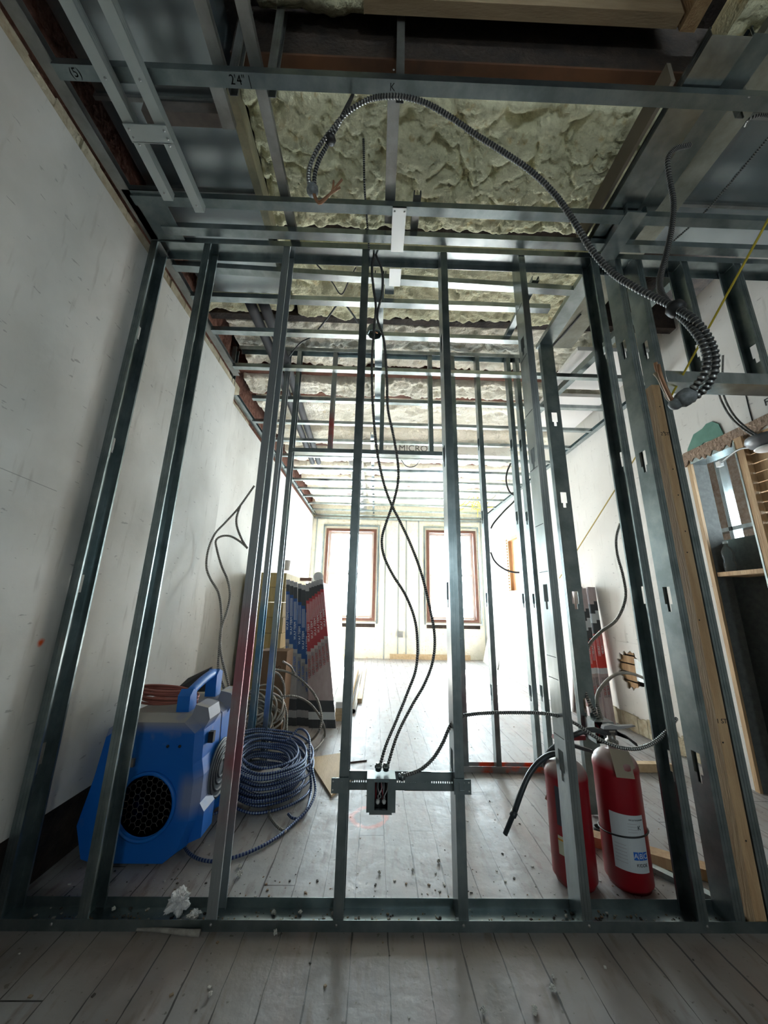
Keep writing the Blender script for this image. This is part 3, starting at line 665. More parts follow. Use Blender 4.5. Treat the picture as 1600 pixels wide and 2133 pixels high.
mb = MB(); mb.box(x0 + t, x1 - t, y1 - t - .001, y1 - t, z0 + t, z1 - t); link('dark_interior', mb, black_r, o)
for xx in (.024, .046):
    mb = MB(); mb.lathe(V3((xx, 1.43, .362)), [(.007, 0), (.0075, .004), (.006, .012), (.003, .015)], 10, 0, -Y_); link('bright_knockout', mb, white_m, o)
wm = [mat('red_wire', (.3, .02, .03), .5), mat('black_wire', (.02, .02, .02), .5), mat('grey_wire', (.3, .3, .3), .5), mat('white_wire', (.6, .6, .6), .5)]
for k in range(8):
    xx = .018 + k * .0048; mb = MB(); mb.tube([V3((xx, 1.45, .43)), V3((xx + random.uniform(-.006, .006), 1.415, .405)), V3((xx + random.uniform(-.008, .008), 1.42, .38)), V3((xx, 1.44, .362))], .0021, 6); link('wire', mb, wm[k % 4], o)
o = thing('bar_bracket', 'telescoping slotted steel bar bracket clipped to two studs behind the junction box', 'bracket', V3((.1, 1.46, .38)))
for a, b, zz, yy in ((-.108, .215, .378, 1.464), (.12, .30, .376, 1.4665)):
    mb = MB(); A = V3((a, yy, zz)); L = b - a
    mb.box(a, b, yy, yy + .002, zz, zz + .024); mb.box(a, b, yy, yy + .002, zz + .030, zz + .058)
    k = a
    while k < b - .008: mb.box(k + .004, k + .008, yy, yy + .002, zz + .024, zz + .030); k += .008
    mb.box(a, b, yy, yy + .010, zz, zz + .0015); mb.box(a, b, yy, yy + .010, zz + .0565, zz + .058); link('slotted_bar', mb, galv2, o)
for a, b in ((-.138, -.078), (.290, .350)):
    mb = MB(); yy = 1.430
    mb.box(a, b, yy, yy + .002, .382, .428); mb.box(a + .018, a + .021, yy - .003, yy, .392, .418); mb.box(b - .025, b - .022, yy - .003, yy, .392, .418); mb.box(a + .021, b - .025, yy - .003, yy, .392, .395)
    c = link('stud_clip', mb, galv2, o)
    for q in (.392, .418):
        mb = MB(); mb.lathe(V3((a + .006 if a < 0 else b - .008, yy, q)), [(.0025, 0), (.0025, .0008)], 8, 0, -Y_); link('clip_hole', mb, white_m, c)
# octagonal box at the ceiling
o = thing('octagonal_box', 'small octagonal steel ceiling box with a copper wire inside', 'ceiling box', atY(781, 690, 1.95))
P = atY(781, 690, 1.95); mb = MB(); mb.lathe(P + V3((0, 0, -.025)), [(.045, .05), (.05, .045), (.05, .002), (.046, 0), (.044, .001), (.043, .04), (.001, .041)], 8, 0, Z_, False); link('box_shell', mb, galv2, o)
mb = MB(); mb.tube([P + V3((-.02, -.01, .01)), P + V3((0, -.02, -.02)), P + V3((.02, 0, -.015)), P + V3((.01, .01, .01))], .002, 6); link('copper_wire', mb, mat('copper', (.6, .28, .14), .35, 1), o)

def dc(L, **k): return [atD(x, y, d) for x, y, d in L]
# big loops close to the camera
ca = cable('armoured_cable', 'ridged armoured cable arching across the ceiling from bare copper ends to the taped bundle',
      dc([(650, 398, 1.02), (643, 372, 1.02), (648, 340, 1.02), (665, 305, 1.01), (688, 275, 1.0), (712, 245, .99), (740, 222, .97), (772, 206, .96), (805, 201, .94), (840, 202, .93), (885, 214, .92), (935, 242, .91), (990, 280, .90), (1050, 318, .88), (1110, 360, .86), (1160, 410, .84), (1200, 468, .81), (1232, 520, .79), (1275, 568, .76), (1320, 597, .72), (1365, 620, .69), (1400, 637, .66), (1440, 662, .62), (1470, 695, .60), (1488, 735, .59), (1488, 775, .59), (1472, 806, .60), (1450, 826, .61), (1432, 838, .62)]), .0068)
cable('armoured_cable', 'short armoured cable dropping from above the long track beside the arching cable',
      [atY(716, -40, 1.02), atY(722, 20, 1.0), atY(742, 90, .98), atY(746, 140, .97), atY(737, 190, 1.0)] + dc([(722, 225, 1.02), (700, 268, 1.0), (683, 300, 1.02), (664, 335, 1.02), (655, 370, 1.02), (657, 398, 1.02)]), .0062)
cable('armoured_cable', 'straight armoured cable falling from above the long track to the head track',
      [atY(735, -40, 1.04), atY(742, 30, 1.03), atY(748, 100, 1.04), atY(750, 180, 1.08), atY(757, 280, 1.12), atY(759, 380, 1.2), atY(764, 450, 1.32), atY(769, 522, 1.44)], .0055)
cable('armoured_cable', 'armoured cable dropping from the broad channel into the taped bundle',
      dc([(1436, 303, .98), (1408, 310, .96), (1391, 332, .94), (1395, 375, .93), (1403, 420, .91), (1400, 470, .88), (1388, 530, .84), (1375, 580, .79), (1378, 612, .74), (1398, 640, .68), (1432, 672, .63), (1458, 705, .60), (1472, 742, .59), (1468, 775, .59), (1452, 800, .60), (1436, 816, .61), (1424, 826, .62)]), .0066)
def lump(name, P, r, sx, parent, m, A=X_):
    mb = MB(); prof = [(.001, -1), (.6, -.9), (.95, -.5), (1, 0), (.95, .5), (.6, .9), (.001, 1)]
    mb.lathe(P, [(r * a, sx * b) for a, b in prof], 12, 0, A); return link(name, mb, m, parent)
d = (atD(1420, 655, .64) - atD(1385, 632, .66)).normalized()
lump('tape_wrap', atD(1408, 643, .655), .0155, .014, ca, black_r, d)
lump('tape_wrap', atD(688, 290, 1.01), .016, .012, ca, black_r, atD(700, 270, 1) - atD(680, 305, 1))
cop = mat('copper_sheathed_wire', (.33, .17, .09), .5, .3); grw = mat('tan_wire', (.36, .29, .20), .6)
gt = mat('grey_putty_tape', (.25, .27, .28), .6, col2=(.12, .13, .13), scale=90)
d = (atD(1398, 845, .62) - atD(1440, 815, .61)).normalized()
lump('cable_connector', atD(1428, 828, .615), .015, .016, ca, gt, d)
lump('cable_connector', atD(1412, 838, .62), .011, .014, ca, gt, d)
lump('cable_connector', atD(651, 396, 1.02), .017, .016, ca, gt, Z_)
for pts, m in (([(1402, 836, .62), (1388, 818, .63), (1378, 795, .64), (1368, 768, .65), (1365, 752, .65)], cop), ([(1402, 838, .62), (1384, 812, .63), (1372, 786, .63), (1359, 774, .64)], grw),
               ([(1404, 840, .62), (1390, 828, .63), (1382, 800, .65), (1374, 770, .66)], grw), ([(1400, 834, .62), (1386, 806, .62), (1376, 780, .62), (1371, 758, .63)], cop),
               ([(652, 400, 1.02), (657, 415, 1.01), (668, 424, 1.0), (690, 402, 1.0), (698, 392, 1.0), (716, 370, .99)], cop), ([(654, 402, 1.02), (662, 421, 1.02), (676, 415, 1.01), (692, 398, 1.0), (695, 376, 1.0)], cop), ([(655, 402, 1.02), (664, 420, 1.01), (684, 407, 1.0), (700, 396, 1.0), (712, 388, .99)], cop)):
    mb = MB(); mb.tube(dc(pts), .0032, 7); link('bare_wire', mb, m, ca)
cable('armoured_cable', 'dotted armoured cable running slantwise under the olive board towards the head track', [atZ(1640, 240, 2.94), atZ(1560, 335, 2.94), atZ(1468, 442, 2.94), atZ(1400, 505, 2.93)], .0055)
cable('armoured_cable', 'short curl of armoured cable poking out beside the long track end by the doorway', [atZ(1610, 243, 2.86), atZ(1585, 240, 2.85), atZ(1562, 247, 2.85), atZ(1552, 262, 2.86)], .006)
for k, o_ in enumerate((0, 9)):
    cable('armoured_cable', ('inner', 'outer')[k] + ' one of two armoured cables drooping over the white wall to the round lamp',
          [atX(1497 + o_, 740, 2.1), atX(1496 + o_, 805, 2.14), atX(1503 + o_, 835, 2.16), atX(1522 + o_, 868, 2.17), atX(1548 + o_, 893, 2.17), atX(1575 + o_, 910, 2.16)], .0065, cab_gry, cab_lo)
# V-shaped thin cables under the foam
bk = mat('black_jacket', (.03, .03, .033), .5)
def thin(label, pts, r=.004, m=bk, name='thin_cable', group=None, cat='cable'):
    mb = MB(); mb.tube(pts, r, 8, 0); return solo(name, label, cat, mb, m, group)
thin('dark V-shaped cable hanging under the foam, thin, over the second ceiling bay', [atZ(x, y, 3.0) for x, y in ((655, 545), (690, 585), (711, 613), (728, 582), (742, 556))])
thin('dark crossed cable slanting down to the second framed wall', [atZ(x, y, 3.0) for x, y in ((702, 635), (680, 665), (650, 700), (625, 715), (600, 745))], .006)
thin('dark crossed cable slanting past the octagonal box', [atZ(x, y, 2.98) for x, y in ((718, 632), (735, 655), (748, 675))], .006)
thin('thin cable slung between the closet head track and the white panels', [atZ(x, y, 2.95) for x, y in ((1210, 655), (1180, 690), (1148, 725))], .006)
thin('drooping black wire by the foil-wrapped duct', [atZ(x, y, 2.83 + (y < 960) * .05) for x, y in ((833, 954), (845, 970), (857, 973), (868, 968), (876, 955))], .006)
thin('curved black cable dropping behind the closet pair of studs', [atY(x, y, 4.3) for x, y in ((1066, 960), (1056, 985), (1055, 1005), (1062, 1025), (1075, 1038), (1050, 1065), (1030, 1088), (1022, 1102))], .011)
thin('sagging black cable crossing before the small timber window', [atY(x, y, 4.3) for x, y in ((1022, 1150), (1030, 1168), (1045, 1182), (1065, 1191), (1092, 1193))], .011)
yel = mat('yellow_jacket', (.55, .42, .02), .5)
Pa, Pb = atY(1357, 900, 1.62), atY(1500, 640, 1.25)
thin('straight yellow cable stretched from the ceiling through the framed opening', [Pb + (Pb - Pa) * .9, Pa], .0045, yel)
thin('straight yellow cable stretched down the white wall towards the small window', [atX(1357, 900, 2.2), atX(1060, 1305, 2.2) * 0 + atX(1165, 1205, 2.2)], .006, mat('tan_cord', (.42, .32, .10), .6))
mb = MB()
for k in range(14):
    a = atZ(985 + random.uniform(-12, 12), 1040 + random.uniform(-8, 10), 2.9); b = a + V3((random.uniform(-.3, .3), random.uniform(-.3, .3), random.uniform(-.25, .05)))
    mb.tube([a, (a + b) / 2 + V3((0, 0, -.05)), b], .006, 5)
solo('yellow_wire_tangle', 'loose tangle of yellow wire hanging from the ceiling near the windows', 'wires', mb, mat('bright_yellow', (.75, .62, .05), .5), kind='stuff')
# cables from the closet electrical box
ca = cable('armoured_cable', 'armoured cable snaking up the white wall from the closet electrical box', [V3((1.19, 2.05, .45)), atY(1222, 1450, 2.1), atY(1218, 1400, 2.15), atY(1224, 1350, 2.2), atY(1250, 1318, 2.25), atY(1285, 1290, 2.3), atY(1303, 1245, 2.3), atY(1298, 1200, 2.3), atY(1286, 1155, 2.3), atY(1284, 1120, 2.3), atY(1292, 1090, 2.3)], .010, cab_gry, cab_lo, .011)
cable('armoured_cable', 'armoured cable bending from the closet electrical box towards the broken wall', [V3((1.205, 2.05, .45)), atY(1243, 1455, 2.15), atY(1258, 1425, 2.3), atY(1285, 1404, 2.5), atY(1315, 1403, 2.7), atY(1345, 1415, 2.85), atY(1380, 1440, 3.0)], .010, cab_gry, cab_lo, .011)
# wall-side hanging cables beyond the partition
YW = 2.45
for lab, L in (('looping grey cable hanging beside the plaster wall, longest one', [(530, 1012), (497, 1058), (470, 1088), (448, 1112), (434, 1145), (430, 1180), (438, 1205), (455, 1235), (461, 1275), (460, 1320), (456, 1360), (455, 1395), (464, 1425), (470, 1440)]),
               ('grey cable bowing out and crossing the longest one by the plaster wall', [(516, 1142), (500, 1128), (480, 1117), (462, 1117), (450, 1126), (452, 1145), (462, 1180), (474, 1208), (479, 1240), (472, 1275), (462, 1305), (458, 1335), (462, 1370), (472, 1410), (479, 1438)]),
               ('short grey cable branching off between the two hanging by the plaster wall', [(500, 1055), (493, 1078), (494, 1098), (504, 1124), (515, 1142)])):
    cable('armoured_cable', lab, plane(L, YW), .0085, cab_gry, cab_grl, .012)
# coil of blue-striped armoured cable
random.seed(21)
cx, cy = -.60, 2.32
pts = []
turns = 30; N = turns * 14
for i in range(N):
    t = i / N; a = -2 * math.pi * i / 14 + 1.2
    layer = (i / 14) / turns
    r = .265 - .125 * abs(math.sin(layer * 10.5)) + .018 * noise.noise(V3((i * .11, 3, 0))) + .01 * math.sin(i / 14 * 2.1)
    z = .012 + .155 * layer + .018 * noise.noise(V3((i * .09, 8, 0)))
    x = cx + .03 * noise.noise(V3((i * .05, 1, 1))) + r * math.cos(a) * 1.0 ; yy = cy + r * math.sin(a) * .98
    z += max(0, (yy - cy)) * .22 + max(0, cx - x) * .25
    pts.append(V3((x, yy, max(z, .010))))
mb = MB(); mb.tube(pts, .0068, 8, 0, .013, 1, .93)
co = solo('cable_coil', 'big loose coil of blue-striped armoured cable lying on the floor by the air mover', 'cable coil', mb, [cab_blh, cab_blu])
e = [pts[-1], V3((-.52, 2.46, .20)), V3((-.46, 2.50, .25)), V3((-.38, 2.40, .24)), V3((-.345, 2.27, .15)), atZ(648, 1640, .04), atZ(641, 1680, .012), atZ(628, 1702, .01), atZ(610, 1704, .01), atZ(600, 1695, .01)]
mb = MB(); mb.tube(e, .0068, 8, 0, .013, 1, .93); link('loose_end', mb, [cab_blh, cab_blu], co)
cable('armoured_cable', 'blue-striped armoured cable sweeping from the coil across the boards to the air mover', [atZ(650, 1600, .12), atZ(657, 1645, .06), atZ(645, 1680, .03), atZ(615, 1712, .01), atZ(575, 1745, .01), atZ(530, 1770, .01), atZ(480, 1788, .01), atZ(440, 1794, .01), atZ(405, 1785, .01), atZ(385, 1765, .01), atZ(384, 1745, .01), atZ(398, 1722, .01), atZ(425, 1703, .01), atZ(460, 1690, .01)], .0068, cab_blh, cab_blu, .013, 8, .93)
cable('armoured_cable', 'dull grey armoured cable end curling from under the coil', [atZ(559, 1675, .01), atZ(562, 1700, .01), atZ(578, 1722, .01), atZ(596, 1733, .01)], .0068, cab_gry, cab_grl, .013)
for k, (dx, lab) in enumerate(((0, 'outer'), (.022, 'inner'))):
    cable('armoured_cable', lab + ' blue-striped strand drooping between the air mover and the coil', [V3((-.86 + dx, 2.42, .42)), V3((-.885 + dx, 2.36, .30)), V3((-.875 + dx, 2.28, .18)), V3((-.82 + dx, 2.20, .10)), V3((-.76 + dx, 2.12, .04))], .0068, cab_blh, cab_blu, .013, 8, .93)
# grey loops behind the coil and in the far pile
for k, (lab, L) in enumerate((
    ('wide grey cable loop standing in front of the carton rack', [(560, 1392, .45), (605, 1402, .42), (640, 1428, .38), (662, 1460, .3), (670, 1500, .2), (660, 1530, .1), (640, 1547, .03), (618, 1552, .02), (600, 1538, .02), (585, 1515, .04)]),
    ('second grey cable loop touching the floor before the carton rack', [(560, 1440, .33), (585, 1455, .31), (597, 1485, .25), (597, 1530, .12), (604, 1560, .03), (625, 1573, .015), (655, 1562, .015), (676, 1535, .03), (672, 1505, .12), (650, 1470, .2), (620, 1452, .26), (585, 1450, .3)]),
    ('pale grey cable stub poking up before the cardboard box', [(590, 1378, .5), (605, 1388, .48), (614, 1404, .44)]),
    ('thin grey arc of cable before the tangled heap', [(560, 1398, .42), (580, 1404, .42), (591, 1425, .38), (593, 1455, .3)]))):
    cable('armoured_cable', lab, [V3((lambda p: (p.x, p.y, p.z))(EYE + ray(x, y) * ((z - HC) / ray(x, y).z))) if z < .05 else atY(x, y, 2.75 + .12 * math.sin(i)) for i, (x, y, z) in enumerate(L)], .0085, cab_gry, cab_grl, .012)
mb = MB(); random.seed(5)
for k in range(26):
    cxx, cyy, r0 = -.82 + random.uniform(-.08, .08), 2.80 + random.uniform(-.06, .06), random.uniform(.08, .17); ph = random.uniform(0, 6); tilt = random.uniform(.2, 1.3); zz = random.uniform(.12, .3)
    q = [V3((cxx + r0 * math.cos(a * .45 + ph), cyy + r0 * math.sin(a * .45 + ph) * math.cos(tilt), max(.01, zz + r0 * math.sin(a * .45 + ph) * math.sin(tilt)))) for a in range(12)]
    mb.tube(q, .0075, 6, 0)
solo('cable_heap', 'tangled heap of dusty grey cable offcuts piled by the plaster wall', 'cable heap', mb, cab_gry, kind='stuff')

# ================================================================== BLUE AIR MOVER
random.seed(3)
AM = V3((-.94, 1.93, 0))
am = thing('air_mover', 'dusty blue plastic air mover with a honeycomb outlet and carry handle', 'air mover', AM)
dustm = mat('dusty_blue_plastic', (.006, .09, .43), .5); n = NB(dustm); P_, X = n.pos()
g_ = dustm.node_tree.nodes.new('ShaderNodeNewGeometry'); sx = dustm.node_tree.nodes.new('ShaderNodeSeparateXYZ'); dustm.node_tree.links.new(g_.outputs['True Normal'], sx.inputs[0])
dm = n.math('MULTIPLY', n.ramp(sx.outputs[2], .25, .8), n.ramp(n.noise(P_, 6, 4), .25, .5))
dm2 = n.math('MULTIPLY', n.ramp(n.noise(P_, 9, 5), .62, .72), .25)
band = n.math('MAXIMUM', n.math('MULTIPLY', n.ramp(X[2], .465, .505), .8), n.math('MULTIPLY', n.math('MULTIPLY', n.ramp(X[0], -.80, -.765), n.math('SUBTRACT', 1, n.ramp(n.math('ABSOLUTE', n.math('SUBTRACT', X[2], .24)), .03, .09))), .55))
n.color(n.mix(n.math('MAXIMUM', n.math('MAXIMUM', dm, dm2), band), (.0, .13, .52), (.36, .34, .31)))
def shell(y0, y1, oy, sy):
    """one half of the body: outline in XZ lofted along Y with a chamfer on its outer face"""
    out = [(-1.155, .025), (-1.20, .12) , (-1.165, .30), (-1.145, .47), (-1.06, .535), (-.79, .535), (-.735, .49), (-.728, .36), (-.712, .30), (-.712, .14), (-.745, .05), (-.80, .012), (-1.10, .012)]
    c = (-.94, .27)
    def ring(y, s): return [V3((c[0] + (x - c[0]) * s, y, c[1] + (z - c[1]) * (s if z > .05 else 1))) for x, z in out]
    R = [ring(oy, .90), ring(oy + sy * .04, 1.0), ring((y0 if sy < 0 else y1), 1.0)]
    mb = MB(); n_ = len(out); vs = R[0] + R[1] + R[2]
    fs = [(i, (i + 1) % n_, n_ + (i + 1) % n_, n_ + i) for i in range(n_)] + [(n_ + i, n_ + (i + 1) % n_, 2 * n_ + (i + 1) % n_, 2 * n_ + i) for i in range(n_)] + [tuple(range(n_)), tuple(range(2 * n_, 3 * n_))]
    mb.add(vs, fs); return mb, R
# front half with a round outlet: built as a ring-shaped face
mb, R = shell(1.93, 1.93, 1.715, 1)
n_ = 13; mb.f = [f for f in mb.f if f != tuple(range(n_))]; mb.m = mb.m[:len(mb.f)]; mb.smooth = mb.smooth[:len(mb.f)]
for i, v in enumerate(mb.v):
    if i >= 2 * n_: v.y = 1.925
hc = V3((-.915, 1.715, .205)); hr = .112
K = 39; circ = [V3((hc.x + hr * math.cos(2 * math.pi * k / K), 1.715, hc.z + hr * math.sin(2 * math.pi * k / K))) for k in range(K)]
outer = []
def ray_out(a):
    d2 = (math.cos(a), math.sin(a)); best = None
    P2 = [(v.x, v.z) for v in R[0]]
    for i in range(n_):
        ax, az = P2[i]; bx_, bz = P2[(i + 1) % n_]; ex, ez = bx_ - ax, bz - az
        den = d2[0] * ez - d2[1] * ex
        if abs(den) < 1e-9: continue
        t_ = ((ax - hc.x) * ez - (az - hc.z) * ex) / den; u_ = ((ax - hc.x) * d2[1] - (az - hc.z) * d2[0]) / den
        if t_ > 0 and -.001 <= u_ <= 1.001: best = t_ if best is None else min(best, t_)
    return V3((hc.x + d2[0] * best, 1.715, hc.z + d2[1] * best))
outer = [ray_out(2 * math.pi * k / K) for k in range(K)]
mb.add(circ + outer, [(k, (k + 1) % K, K + (k + 1) % K, K + k) for k in range(K)])
for k, v in enumerate(R[0]):  # close the small wedges between the ring and the corners
    ang = [((o_ - v).length, i) for i, o_ in enumerate(outer)]; ang.sort(); i, j = ang[0][1], ang[1][1]
    mb.add([v, outer[i], outer[j]], [(0, 1, 2)])
# inner barrel
mb.add(circ + [V3((p.x, 1.84, p.z)) for p in circ], [(k, (k + 1) % K, K + (k + 1) % K, K + k) for k in range(K)], 0, True)
mb.add([V3((p.x, 1.84, p.z)) for p in circ], [tuple(range(K))])
body = link('front_shell', mb, dustm, am)
mb = MB(); mb.lathe(V3((hc.x, 1.722, hc.z)), [(hr - .002, 0), (hr - .002, .016), (hr + .003, .022), (hr + .011, .019), (hr + .012, 0)], 40, 0, -Y_); link('outlet_ring', mb, bluep, am)
mb = MB(); hs = .0142
for i in range(-9, 10):
    for j in range(-10, 11):
        px = hc.x + i * hs * 1.5; pz = hc.z + (j + (i % 2) * .5) * hs * 1.732
        if (px - hc.x) ** 2 + (pz - hc.z) ** 2 > (hr - .006) ** 2: continue
        for k in range(3):
            a = math.pi / 3 * k; b = math.pi / 3 * (k + 1)
            mb.tube([V3((px + hs * math.cos(a), 1.722, pz + hs * math.sin(a))), V3((px + hs * math.cos(b), 1.722, pz + hs * math.sin(b)))], .0014, 4, sm=False)
link('honeycomb_grille', mb, mat('dusty_black_grille', (.07, .065, .06), .7), am)
mb, _ = shell(1.94, 1.94, 2.15, -1)
for i, v in enumerate(mb.v):
    if i >= 26: v.y = 1.94
link('rear_shell', mb, dustm, am)
mb = MB()
for i in range(13):
    pass
mb2, R2 = shell(1.925, 1.94, 1.925, 1)
seam = MB(); ring_ = [V3((v.x, 1.92, v.z)) for v in R[1]]; ring2 = [V3((v.x, 1.945, v.z)) for v in R[1]]
ring_ = [V3((-.94 + (v.x + .94) * .985, v.y, .27 + (v.z - .27) * .985)) for v in ring_]; ring2 = [V3((-.94 + (v.x + .94) * .985, v.y, .27 + (v.z - .27) * .985)) for v in ring2]
seam.add(ring_ + ring2, [(i, (i + 1) % 13, 13 + (i + 1) % 13, 13 + i) for i in range(13)] + [tuple(range(13)), tuple(range(13, 26))]); link('centre_seam', seam, mat('dusty_grey_trim', (.28, .27, .26), .7), am)
# corner bumpers, handle, latch, side vent
for yy, sgn in ((1.80, 1), (2.06, 1)):
    mb = MB(); mb.prism([(-.80, .50), (-.735, .47), (-.712, .515), (-.725, .56), (-.78, .572)], V3((0, yy - .055, 0)), X_, Z_, Y_, .11); link('corner_bumper', mb, dustm, am)
    mb = MB(); mb.prism([(-.74, .06), (-.69, .08), (-.69, .17), (-.712, .20)], V3((0, yy - .05, 0)), X_, Z_, Y_, .10); link('corner_bumper', mb, dustm, am)
for zz, yy in ((.43, 1.80), (.17, 1.79), (.50, 2.12)):
    mb = MB(); mb.box(-.728, -.706, yy - .010, yy + .012, zz - .022, zz + .022); link('rubber_foot', mb, black_r, am)
mb = MB(); mb.prism([(1.77, .53), (1.84, .53), (1.825, .61), (1.79, .625), (1.765, .60)], V3((-.875, 0, 0)), Y_, Z_, X_, .055); link('handle_post', mb, bluep, am)
mb = MB(); mb.prism([(2.04, .53), (2.10, .53), (2.10, .65), (2.06, .665), (2.03, .64)], V3((-.875, 0, 0)), Y_, Z_, X_, .055); link('handle_post', mb, bluep, am)
mb = MB(); mb.tube([V3((-.847, 1.80, .60)), V3((-.847, 1.90, .628)), V3((-.847, 2.0, .645)), V3((-.847, 2.07, .645))], .021, 10); link('carry_handle', mb, bluep, am)
mb = MB(); mb.box(-1.05, -.985, 1.702, 1.716, .345, .375); link('latch', mb, mat('tarnished_latch', (.35, .33, .30), .4, .7), am)
for xx in (-.86, -.81): mb = MB(); mb.lathe(V3((xx, 1.714, .42)), [(.006, 0), (.006, .003), (.002, .005)], 10, 0, -Y_); link('dimple_cap', mb, black_r, am)
mb = MB()
for r_ in (.115, .09, .065, .04): mb.lathe(V3((-.708, 1.93, .26)), [(r_, -.004), (r_, .006), (r_ - .006, .008), (r_ - .010, .004), (r_ - .010, -.004)], 36, 0, X_)
link('side_vent_ring', mb, mat('dark_vent', (.03, .035, .045), .5), am)
mb = MB(); mb.lathe(V3((-.711, 1.93, .26)), [(.122, -.004), (.122, .002), (.118, .004)], 36, 0, X_); link('side_vent_plate', mb, mat('vent_plate', (.10, .12, .14), .5), am)
# extension cord resting on top
mb = MB(); pts = []
for i in range(7 * 12):
    a = 2 * math.pi * i / 12; r = .075 + .012 * math.sin(i * .31)
    pts.append(V3((-1.0 + (r + .05) * math.cos(a) + .015 * math.sin(i * .07), 1.90 + r * math.sin(a), .555 + i * .0006 + .008 * math.sin(i * .5))))
mb.tube(pts, .0055, 7); ec = solo('extension_cord', 'dull orange-red extension cord coiled on top of the air mover', 'extension cord', mb, mat('faded_red_cord', (.36, .12, .09), .6))
mb = MB(); pts = [V3((-.93 + .10 * math.cos(a * .5), 1.86 + .045 * math.sin(a * .5), .552 + .001 * a)) for a in range(26)]; mb.tube(pts, .0055, 7); link('tied_hank', mb, bpy.data.materials['faded_red_cord'], ec)
mb = MB(); mb.add([V3(p) for p in ((-1.06, 2.08, .545), (-.86, 2.10, .545), (-.90, 2.14, .66), (-1.02, 2.13, .60), (-1.06, 2.09, .548), (-.86, 2.11, .548), (-.90, 2.15, .663), (-1.02, 2.14, .603))], [(0, 1, 2, 3), (7, 6, 5, 4), (0, 4, 5, 1), (1, 5, 6, 2), (2, 6, 7, 3), (3, 7, 4, 0)])
solo('black_flap', 'torn black rubber sheet propped behind the orange-red cord', 'rubber sheet', mb, black_r)

# ================================================================== FIRE EXTINGUISHERS
def extinguisher(P, r, hb, lab, dusty, tiltx=0):
    o = thing('fire_extinguisher', lab, 'fire extinguisher', P)
    mb = MB(); prof = [(r * .86, 0), (r * .9, .012), (r, .02), (r, hb)]
    for k in range(1, 9): a = k / 8 * math.pi / 2; prof.append((r * math.cos(a) * .999 + .018 * math.sin(a), hb + r * .95 * math.sin(a)))
    prof.append((.018, hb + r * .95 + .015)); mb.lathe(P, prof, 48); link('cylinder', mb, dusty, o)
    zt = hb + r * .95 + .012
    mb = MB(); mb.lathe(P + V3((0, 0, zt)), [(.02, 0), (.024, .004), (.024, .02), (.016, .024), (.014, .05), (.018, .052), (.018, .058)], 14); link('valve', mb, mat('valve_metal', (.35, .33, .30), .4, .8), o)
    return o, zt
dredp = mat('dusty_red_paint', (.30, .010, .016), .35); n = NB(dredp); P_, X = n.pos()
g_ = dredp.node_tree.nodes.new('ShaderNodeNewGeometry'); sx = dredp.node_tree.nodes.new('ShaderNodeSeparateXYZ'); dredp.node_tree.links.new(g_.outputs['Normal'], sx.inputs[0])
dm = n.math('MULTIPLY', n.ramp(sx.outputs[2], .05, .6), .8)
n.color(n.mix(dm, n.mix(n.ramp(n.noise(P_, 4, 3), .3, .7), (.33, .010, .018), (.24, .006, .012)), (.38, .33, .31)))
def arc_label(P, r, a0, a1, z0, z1, m, name, parent, th=.0012, skew=0):
    mb = MB(); n_ = 16; vs = []
    for k in range(n_ + 1):
        a = a0 + (a1 - a0) * k / n_
        for z in (z0, z1):
            for rr in (r, r + th): vs.append(P + V3((rr * math.cos(a), rr * math.sin(a), z)))
    fs = []
    for k in range(n_): b = k * 4; fs += [(b + 1, b + 5, b + 7, b + 3), (b, b + 1, b + 5, b + 4), (b + 2, b + 6, b + 7, b + 3)]
    mb.add(vs, fs, 0, False); return link(name, mb, m, parent)
def arc_text(s, size, P, r, a, z, parent, m, name='lettering', dark=None):
    U = V3((-math.sin(a), math.cos(a), 0)); mb = text_mb(s, size, V3((0, 0, 0)), X_, Y_, .0006)
    out = []
    for v in mb.v:
        aa = a + v.x / r; rr = r + .0014 + v.z * .5; out.append(P + V3((rr * math.cos(aa), rr * math.sin(aa), z + v.y)))
    mb.v = out; return link(name, mb, m, parent)
P1 = V3((1.005, 1.655, 0)); R1 = .0815
e1, zt = extinguisher(P1, R1, .375, 'tall red fire extinguisher with a pale paper label and a dusty shoulder', dredp)
A0 = math.radians(-95); AC = -math.pi / 2 - .30
arc_label(P1, R1, AC - .75, AC + .72, .075, .255, labelm, 'paper_label', e1)
for k, ch in enumerate('ABC'):
    a = AC + .05 + k * .21; arc_label(P1, R1 + .0012, a, a + .19, .115, .140, inkb, 'class_tile', e1, .0006); arc_text(ch, .022, P1, R1 + .0012, a + .095, .1275, e1, inkw)
arc_text('KIDDE', .014, P1, R1, AC + .38, .099, e1, ink); arc_text('FIRE EXTINGUISHER', .006, P1, R1, AC + .35, .240, e1, ink); arc_text('K', .02, P1, R1, AC + .45, .215, e1, ink)
for k in range(6): arc_label(P1, R1 + .0012, AC - .66, AC - .2, .10 + k * .011, .1015 + k * .011, mat('grey_print', (.4, .38, .4), .7), 'fine_print', e1, .0004)
for k in range(4): arc_label(P1, R1 + .0012, AC - .05, AC + .35, .20 + k * .009, .2012 + k * .009, bpy.data.materials['grey_print'], 'fine_print', e1, .0004)
mb = MB(); mb.tube([P1 + V3(((R1 + .003) * math.cos(a), (R1 + .003) * math.sin(a), .178 - .012 * math.cos(a - 2.2))) for a in [k * .32 for k in range(-13, 8)]], .0028, 6); link('rubber_band', mb, black_r, e1)
mb = MB(); c_ = P1 + V3((-.018, -.068, .435)); mb.prism([(-.035, -.055), (.035, -.06), (.038, -.03), (.05, -.025), (.045, .03), (-.03, .04)], c_, X_, V3((0, .35, .93)).normalized(), V3((0, -.93, .35)), .0015); link('inspection_tag', mb, mat('manila_tag', (.36, .30, .22), .8), e1)
